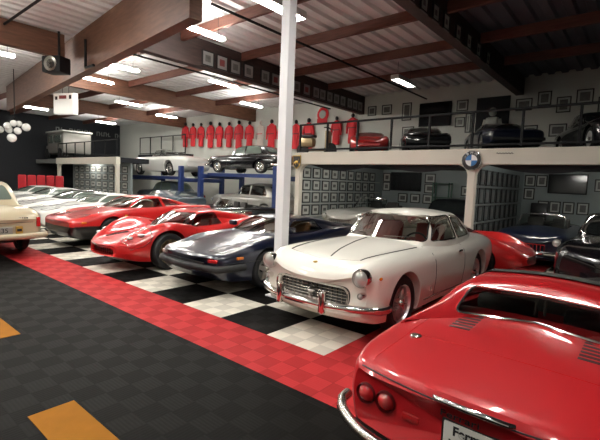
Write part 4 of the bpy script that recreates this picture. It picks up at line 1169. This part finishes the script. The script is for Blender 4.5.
gallery(-25.5, -17.9, (-25.3, -18.0), 'gallery_front', 'off-white gallery front far left with rounded opening')
gallery(-28.9, -25.6, (), 'gallery_front', 'grey gallery front at the far left edge', 'grey_fascia', zt=2.55, zb=2.3)
def slab(xa, xb, label): tag(G().box(xa, xb, FY + .12, Y1 - .01, 2.36, 2.60).obj('gallery_floor', M['wall_dark']), label, 'gallery floor')
slab(-6.2, X1 - .02, 'dark deck behind the long off-white gallery front'); slab(-28.9, -24.5, 'dark deck at the far left end behind the gallery front')
tag(G().box(-24.48, -17.9, FY + .12, 8.5, 2.36, 2.60).obj('gallery_floor', M['wall_dark']), 'narrow dark deck behind the far left gallery front', 'gallery floor')
tag(G().box(-25.2, -19.6, 11.9, Y1 - .01, 3.05, 3.20).obj('catwalk', M['wall_dark']), 'dark catwalk on the back wall behind the white convertible', 'catwalk')
def railing(xa, xb, label, step=.86, z0=2.66, z1=3.47, y=FY - .02):
    t = thing('railing', ((xa + xb) / 2, y, z0), 0, label, 'railing'); w = (xb - xa) / 2
    for z in (z1 - z0, .05): G().cbox((0, 0, z), (2 * w, .055, .05), .01).obj('rail', M['steel_dark'], t)
    n = max(1, round((xb - xa) / step))
    for k in range(n + 1):
        x = -w + .03 + (2 * w - .06) * k / n; G().cbox((x, 0, (z1 - z0) / 2), (.05, .05, z1 - z0), .005).obj('post', M['steel_dark'], t)
    return t
railing(-6.2, X1 - .1, 'black steel railing on top of the long off-white gallery front', 1.05)
railing(-25.4, -18.0, 'black steel railing above the far left gallery front', 1.2)
railing(-25.1, -19.7, 'black railing high behind the white convertible', 1.3, 3.22, 4.35, 11.97)

# emblems on the gallery
t = thing('round_emblem', (-.88, FY - .125, 2.35), 0, 'round black, blue and white car emblem on the gallery post', 'emblem')
G().rev([(.225, 0), (.225, -.02), (.21, -.03)], 40, axis='y').obj('backplate', M['ink'], t, True)
G().rev([(.228, -.022), (.222, -.032), (.214, -.033), (.210, -.028)], 40, axis='y', cap=False).obj('rim', M['chrome'], t, True)
for k in range(4):
    P = [(0, 0)] + [(.13 * math.cos(a), .13 * math.sin(a)) for a in np.linspace(k * PI / 2, (k + 1) * PI / 2, 10)]
    G().prism(P, 'y', -.038, -.030).obj('quadrant', M['blue_enamel'] if k % 2 else M['white_enamel'], t)
for ch, a in (('B', 2.15), ('M', PI / 2), ('W', .99)):
    text_mesh('letter', ch, .085, M['white_enamel'], t, Matrix.Translation((.172 * math.cos(a), -.035, .172 * math.sin(a))) @ Matrix.Rotation(PI / 2, 4, 'X') @ Matrix.Rotation(a - PI / 2, 4, 'Z'), .002)
t = thing('shield_emblem', (-6.18, FY - .125, 2.33), 0, 'small black and gold shield emblem on the left end of the gallery front', 'emblem')
sh = lambda k: [(-.16 * k, .20 * k), (.16 * k, .20 * k), (.16 * k, -.02 * k), (.10 * k, -.14 * k), (0, -.22 * k), (-.10 * k, -.14 * k), (-.16 * k, -.02 * k)]
G().prism(sh(1), 'y', -.02, 0).obj('border', M['gold'], t); G().prism(sh(.88), 'y', -.026, -.018).obj('field', M['ink'], t)
g = G(); g.ball((.0, -.028, .0), .06, 12, 6, (1.2, .25, .7)); g.ball((-.075, -.028, -.025), .03, 10, 6, (1, .3, 1)); g.tube([(.06, -.03, -.02), (.08, -.03, -.08)], .012, 6); g.tube([(-.03, -.03, -.02), (-.02, -.03, -.08)], .012, 6); g.tube([(.07, -.03, .03), (.09, -.03, .09)], .007, 5); g.obj('bull_figure', M['gold'], t, True)
tag(G().tube([(-.36 + .018 * k, FY - .114, 2.505 + .014 * math.sin(k * 1.9)) for k in range(20)], .007, 5).obj('small_script', M['ink']), 'tiny dark script on the gallery front right of the round emblem', 'lettering')

# ---- bays under the gallery ------------------------------------------------------------
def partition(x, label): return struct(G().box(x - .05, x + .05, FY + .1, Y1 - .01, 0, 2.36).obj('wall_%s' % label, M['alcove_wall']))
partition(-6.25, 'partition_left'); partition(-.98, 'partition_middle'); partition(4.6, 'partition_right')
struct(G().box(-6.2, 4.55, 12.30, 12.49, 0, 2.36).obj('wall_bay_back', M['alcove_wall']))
BAY = (('left', -6.20, 9, ((2.02, .34), (1.62, .34), (1.22, .34), (.81, .34))), ('right', -.93, 9, ((1.99, .40), (1.53, .40), (1.08, .40), (.64, .38))))
RN = ['top', 'second', 'third', 'bottom']
for side, x, n, rows in BAY:
    for ri, (z, h) in enumerate(rows):
        for k in range(n):
            frame((x, 7.25 + k * .52, z), .40, h, 'x', 1, '%s picture from the opening, %s row, %s bay side wall' % (ORD[k], RN[ri], side), 'framed pictures on the %s bay side wall' % side, matw=.12 if side == 'left' else .10, mm='mat_board' if side == 'left' else 'mat_grey')
        shelf = G().box(x, x + .03, 7.0, 12.0, z - h / 2 - .05, z - h / 2 - .02).obj('picture_rail', M['mat_board'] if side == 'left' else M['grey_fascia']); tag(shelf, 'pale rail under the %s picture row on the %s bay side wall' % (RN[ri], side), 'rail', 'picture rails in the bays')
def screen(c, w, h, label, m='screen'):
    t = thing('television', c, 0, label, 'television')
    G().cbox((0, 0, 0), (w, .07, h), .012).obj('casing', M['steel_dark'], t); G().box(-w / 2 + .03, w / 2 - .03, -.042, -.036, -h / 2 + .03, h / 2 - .03).obj('screen', M[m], t); return t
screen((-5.15, 12.25, 1.90), 1.30, .74, 'black wall television in the left bay under the gallery')
screen((.34, 12.25, 1.97), 1.06, .62, 'black wall television in the right bay under the gallery')
for k, (x, z, w) in enumerate(((-6.0, 2.05, .34), (-6.0, 1.68, .34), (-4.15, 2.05, .42), (-4.15, 1.66, .42), (-4.72, 1.25, .40), (-4.2, 1.25, .40), (-5.25, 1.25, .4), (-2.75, 1.62, .40), (-2.2, 1.62, .40), (-2.75, 1.2, .4), (-2.2, 1.2, .4), (-1.6, 1.62, .4))):
    frame((x, 12.29, z), w, .36, 'y', -1, '%s picture, counting rightward, on the back wall of the left bay' % ORD[k], 'framed pictures on the left bay back wall', matw=.10)
for k, (x, z) in enumerate(((-.72, 2.05), (-.38, 2.05), (-.72, 1.62), (-.28, 1.22), (.05, 1.22), (.42, 1.22), (.80, 1.22), (1.2, 1.95))):
    frame((x, 12.29, z), .32, .38, 'y', -1, '%s picture, counting rightward, on the back wall of the right bay' % ORD[k], 'framed pictures on the right bay back wall', matw=.08, pm='photo_dark')
t = thing('display_case', (-3.55, 12.0, 0), 0, 'green metal display rack against the back wall of the left bay', 'rack')
for z in (.2, .9, 1.35, 1.85): G().box(-.32, .32, -.16, .16, z - .015, z + .015).obj('shelf', M['green_metal'], t)
for sx in (-.3, .3):
    for sy in (-.14, .14): G().box(sx - .02, sx + .02, sy - .02, sy + .02, 0, 1.9).obj('leg', M['green_metal'], t)
t = thing('office_chair', (-.35, 11.75, 0), 0, 'black high-backed office chair in the right bay', 'chair')
G().cbox((0, 0, .48), (.5, .48, .10), .04).obj('seat', M['black_trim'], t, True); G().cbox((0, .24, .95), (.48, .10, .78), .04, rx=-.1).obj('backrest', M['black_trim'], t, True)
G().tube([(0, 0, .08), (0, 0, .44)], .03, 8).obj('pillar', M['steel_dark'], t)
for k in range(5): a = 2 * PI * k / 5; G().tube([(0, 0, .09), (.28 * math.cos(a), .28 * math.sin(a), .04)], .018, 6).obj('foot', M['steel_dark'], t)
# dark scalloped valances
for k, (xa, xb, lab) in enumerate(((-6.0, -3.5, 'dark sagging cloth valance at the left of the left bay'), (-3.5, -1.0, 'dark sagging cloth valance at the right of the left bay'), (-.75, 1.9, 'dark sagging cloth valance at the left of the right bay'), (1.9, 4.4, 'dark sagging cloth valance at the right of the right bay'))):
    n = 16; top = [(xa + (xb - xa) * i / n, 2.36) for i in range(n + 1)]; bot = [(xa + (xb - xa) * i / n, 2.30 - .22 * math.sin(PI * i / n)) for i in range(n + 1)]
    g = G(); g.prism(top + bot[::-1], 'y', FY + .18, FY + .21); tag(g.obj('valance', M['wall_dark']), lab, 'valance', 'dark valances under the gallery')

# ---- upper wall ------------------------------------------------------------------------
def suit(x, z, h, m, label):
    t = thing('racing_suit', (x, Y1 - .10, z), 0, label, 'racing suit', 'racing suits on the white back wall'); w = h * .175
    prof = [(-.5, .8), (-.42, .92), (-.2, .86), (0, .80), (.15, .95), (.28, 1.0), (.34, .6), (.37, .25)]
    vs = []; fs = []; n = 16
    for zz, k in prof:
        for i in range(n):
            a = 2 * PI * i / n; vs.append((w * k * math.cos(a), .075 * math.sin(a) * (1 if zz < .33 else .7), zz * h))
    for i in range(len(prof) - 1):
        for j in range(n): fs.append((i * n + j, i * n + (j + 1) % n, (i + 1) * n + (j + 1) % n, (i + 1) * n + j))
    fs += [tuple(range(n))[::-1], tuple((len(prof) - 1) * n + k for k in range(n))]
    g = G(); g.add(vs, fs); g.obj('body', M[m], t, True, 60)
    for s in (1, -1): G().tube([(s * w * .8, 0, h * .29), (s * w * 1.15, -.01, h * .08), (s * w * 1.18, -.02, -h * .16)], [.07, .058, .042], 8).obj('sleeve', M[m], t, True)
    G().ball((0, 0, h * .44), h * .062, 12, 8, (1, .9, 1.2)).obj('hood', M['ink'] if m == 'suit_red' else M['suit_white'], t, True)
    G().box(-w * .85, w * .85, -.085, -.07, h * .01, h * .035).obj('belt', M['ink'] if m == 'suit_red' else M['suit_red'], t)
    return t
SX = (-20.37, -19.57, -18.76, -17.85, -17.02, -16.17, -15.34, -14.48, -13.64, -12.83, -12.06, -11.17, -10.37)
for k, x in enumerate(SX):
    white = (k == 8); z = 4.42 - .035 * k
    suit(x, z, 1.4 if k % 3 else 1.52, 'suit_white' if white else 'suit_red', 'white racing suit hanging in the row of red ones' if white else '%s red racing suit from the left on the white back wall' % ORD[k if k < 8 else k - 1])
def brief(x, z, s, label):
    t = thing('wall_emblem', (x, Y1 - .06, z), 0, label, 'wall emblem')
    G().rev([(s, .05), (s, 0), (s * .92, -.01)], 24, axis='y').obj('disc', M['suit_red'], t, True)
    G().rev([(s * .6, -.01), (s * .55, -.03)], 20, axis='y').obj('inner_disc', M['mat_board'], t, True)
    G().box(-s * .9, s * .9, -.03, -.012, -s * 1.3, -s * .6).obj('banner', M['suit_red'], t)
brief(-9.6, 4.90, .32, 'red round emblem high on the wall between post and gallery railing')
suit(-8.75, 4.1, 1.25, 'suit_red', 'red racing suit hanging behind the left end of the gallery railing')
suit(-7.9, 4.15, 1.3, 'suit_red', 'red racing suit next to the yellow scooter shape behind the railing')
screen((-4.2, 12.42, 4.50), 1.25, .90, 'large dark television on the upper back wall')
for k, (x, z, w, h) in enumerate(((-7.0, 4.85, .4, .4), (-6.3, 4.85, .45, .4), (-5.4, 4.7, .4, .7), (-5.3, 3.9, .5, .4), (-3.2, 4.75, .42, .4), (-3.25, 4.15, .36, .36), (-4.3, 3.6, .6, .35), (-2.95, 4.1, .2, .7), (-1.15, 4.6, .5, .4), (-.55, 4.75, .4, .45), (0, 4.5, .4, .5), (.55, 4.7, .45, .45), (-.9, 3.7, .45, .4), (-.1, 3.7, .5, .4), (.6, 3.8, .5, .4), (1.1, 4.4, .4, .5), (1.3, 3.7, .4, .4))):
    frame((x, Y1, z), w, h, 'y', -1, '%s framed picture on the wall above the gallery, counted from the left' % ORD[k], 'framed pictures on the wall above the gallery', matw=.09)
struct(G().box(-2.68, -1.58, Y1 - .05, Y1 - .005, 2.62, 4.95).obj('door_1', M['wall_dark']))
t = thing('mannequin', (-2.0, Y1 - .45, 2.62), 0, 'mannequin in a pale racing suit before the dark doorway on the gallery', 'mannequin')
g = G(); g.cbox((0, 0, 1.25), (.42, .24, .62), .09)
for s in (1, -1): g.tube([(s * .10, 0, 1.0), (s * .12, 0, .5), (s * .12, 0, .06)], [.11, .085, .06], 10)
for s in (1, -1): g.tube([(s * .22, 0, 1.48), (s * .30, 0, 1.15), (s * .30, -.05, .85)], [.07, .055, .04], 8)
g.obj('suit', M['mat_board'], t, True, 60); G().ball((0, 0, 1.74), .13, 14, 10, (1, 1, 1.15)).obj('helmet', M['mat_board'], t, True); G().cbox((0, 0, .03), (.5, .4, .05), .01).obj('stand', M['steel_dark'], t)
t = thing('scooter', (-6.9, 8.6, 2.62), .2, 'pale yellow scooter on the gallery behind the railing', 'scooter')
for s in (-.55, .55): G().rev([(.22, -.05), (.25, 0), (.22, .05)], 24, (s, 0, .25), 'y').obj('wheel', M['black_rubber'], t, True)
G().cbox((-.35, 0, .52), (.55, .34, .34), .12).obj('rear_body', M['gold_alloy'], t, True); G().cbox((.1, 0, .26), (.6, .28, .08), .03).obj('footboard', M['gold_alloy'], t, True)
G().cbox((.45, 0, .60), (.08, .4, .62), .035).obj('leg_shield', M['gold_alloy'], t, True); G().cbox((-.35, 0, .74), (.6, .28, .10), .04).obj('saddle', M['ink'], t, True); G().tube([(.42, -.3, 1.0), (.46, 0, 1.02), (.42, .3, 1.0)], .02, 6).obj('handlebar', M['steel_dark'], t)

# ---- blue lifts ------------------------------------------------------------------------
def lift(xa, xb, zd, label):
    t = thing('car_lift', ((xa + xb) / 2, 10.2, 0), 0, label, 'car lift', 'blue four-post car lifts'); w = (xb - xa) / 2
    for sx in (-1, 1):
        for sy in (-1, 1):
            G().cbox((sx * w, sy * 1.3, 1.15), (.22, .20, 2.3), .02).obj('column', M['lift_blue'], t)
            G().cbox((sx * w, sy * 1.3, .02), (.42, .42, .04), .008).obj('foot_plate', M['lift_blue'], t)
        G().cbox((sx * w, 0, zd - .18), (.18, 2.6, .20), .02).obj('crossbeam', M['lift_blue'], t)
    for sy in (-.72, .72): G().cbox((0, sy, zd - .06), (2 * w - .05, .48, .11), .01).obj('runway', M['mat_board'], t)
    G().cbox((0, -1.0, zd - .10), (2 * w - .3, .06, .16), .01).obj('side_rail', M['lift_blue'], t)
    return t
lift(-21.4, -15.6, 1.79, 'blue four-post lift holding the white convertible'); lift(-14.0, -9.1, 2.01, 'blue four-post lift holding the black saloon')

# ---- white steel post, hanging sign, far end -------------------------------------------
t = thing('steel_post', (-1.75, 1.25, 0), 0, 'square white steel post between the navy wedge car and the ivory coupe', 'post')
G().cbox((0, 0, ZC / 2), (.15, .15, ZC - .02), .012).obj('shaft', M['white_post'], t); G().cbox((0, 0, .012), (.3, .3, .024), .004).obj('base_plate', M['white_post'], t)
t = thing('hanging_sign', (-14.2, 3.05, 4.20), -.75 + PI / 2 - .4, 'white box sign with small dark and red marks hanging under the girder', 'sign')
G().cbox((0, 0, 0), (.9, .22, .74), .02).obj('box', mat('sign_face', (.85, .85, .80), .4, emit=(1, .98, .9), es=.08), t)
G().box(-.36, -.26, -.118, -.111, .14, .26).obj('mark', M['ink'], t); G().box(.26, .36, -.118, -.111, .16, .30).obj('mark', M['ink'], t); G().box(-.18, .14, -.118, -.111, .17, .29).obj('mark', M['photo_red'], t)
for s in (-.35, .35): G().tube([(s * .4, 0, .37), (s * .4, 0, .66)], .008, 5).obj('hanger', M['steel_dark'], t)
t = thing('loudspeaker', (-9.9, 1.20, 4.50), .5, 'black loudspeaker mounted by the deep girder at upper left', 'loudspeaker')
G().cbox((0, 0, 0), (.55, .40, .42), .04).obj('cabinet', M['steel_dark'], t, True); G().rev([(.17, -.2), (.19, -.215), (.12, -.20), (.03, -.19)], 24, (0, 0, 0), 'y').obj('cone', M['dull_chrome'], t, True); G().tube([(0, .1, .2), (0, .1, .9)], .03, 6).obj('bracket', M['steel_dark'], t)
t = thing('globe_chandelier', (-16.0, 1.95, 3.25), 0, 'cluster of pale glass globes hanging at the left edge', 'chandelier')
G().tube([(0, 0, .1), (0, 0, 2.2)], .015, 6).obj('stem', M['steel_dark'], t)
for k, (a, b, c, r) in enumerate(((-.30, -.1, 0, .13), (-.1, -.2, .12, .13), (.05, -.05, .22, .12), (.15, .05, -.05, .13), (.30, .28, .10, .15), (-.45, -.35, -.02, .13), (.0, -.1, -.32, .16), (-.2, .2, .25, .11))):
    G().ball((a, b, c), r, 18, 12).obj('globe', M['globe_glass'], t, True); G().tube([(a, b, c + r * .8), (0, 0, .5)], .008, 5).obj('arm', M['steel_dark'], t)
frame_rows = ((2.02, 'top'), (1.60, 'second'), (1.18, 'third'), (.78, 'bottom'))
struct(G().box(-25.2, -18.1, 7.6, 7.7, 0, 2.36).obj('wall_far_bay', M['alcove_wall']))
for z, rn in frame_rows:
    for k in range(9): frame((-24.6 + k * .74, 7.6, z), .55, .34, 'y', -1, '%s picture from the left, %s row of the far left bay' % (ORD[k], rn), 'framed pictures in the far left bay', matw=.12)
t = thing('step_van', (-28.4, 8.0, 2.66), -PI / 2, 'pale boxy delivery van cab parked on the far left gallery', 'van')
G().cbox((0, 1.6, .95), (1.7, 2.6, 1.3), .12).obj('body', M['silver_paint'], t, True); G().cbox((0, .1, .55), (1.5, .7, .6), .12).obj('bonnet', M['silver_paint'], t, True)
for s in (1, -1):
    G().box(s * .86 - .005, s * .86 + .005, .6, 1.3, .95, 1.42).obj('side_window', M['pale_glass'], t); G().box(s * .86 - .005, s * .86 + .005, 1.5, 2.6, .95, 1.42).obj('side_window', M['pale_glass'], t)
    for yy in (.25, 2.4): G().rev([(.30, -.09), (.32, 0), (.30, .09)], 24, (s * .78, yy, .31), 'x').obj('wheel', M['black_rubber'], t, True)
G().cbox((0, 1.6, 1.66), (1.8, 2.8, .10), .03).obj('roof', M['white_paint'], t, True)
t = thing('bench_display', (-22.3, 4.85, 0), 1.15, 'red upholstered display behind the white wedge cars at the far left', 'display'); t.scale = (.62, .7, .86)
G().cbox((0, 0, .6), (3.4, .7, .5), .1).obj('seat', M['red_fabric'], t, True)
for k in range(5): G().cbox((-1.36 + k * .68, .25, 1.3), (.62, .22, 1.0), .09).obj('back_cushion', M['red_fabric'], t, True)
G().cbox((0, 0, .18), (3.3, .6, .36), .02).obj('plinth', M['wall_dark'], t)
lt = thing('wall_lettering', (X0 + .01, 8.0, 4.55), 0, 'faint grey unreadable lettering high on the dark end wall', 'lettering'); yy = 0
for wd in (3, 9, 6, 6):
    g = G(); y_0 = yy
    for q in range(wd):
        g.box(0, .02, yy, yy + .05, 0, .30); g.box(0, .02, yy + .03, yy + .16, .25 - .12 * (q % 3), .30 - .12 * (q % 3)); yy += .17
    g.obj('word', M['grey_fascia'], lt); yy += .35

# ---- world / exposure --------------------------------------------------------------------
w = bpy.data.worlds.new('world'); SC.world = w; w.use_nodes = True
w.node_tree.nodes['Background'].inputs[0].default_value = (.5, .55, .65, 1); w.node_tree.nodes['Background'].inputs[1].default_value = .05
SC.view_settings.exposure = 1.15
SC.cycles.use_denoising = True
try: SC.cycles.denoiser = 'OPENIMAGEDENOISE'
except Exception: pass
SC.cycles.max_bounces = 8; SC.cycles.transparent_max_bounces = 16; SC.cycles.sample_clamp_indirect = 6
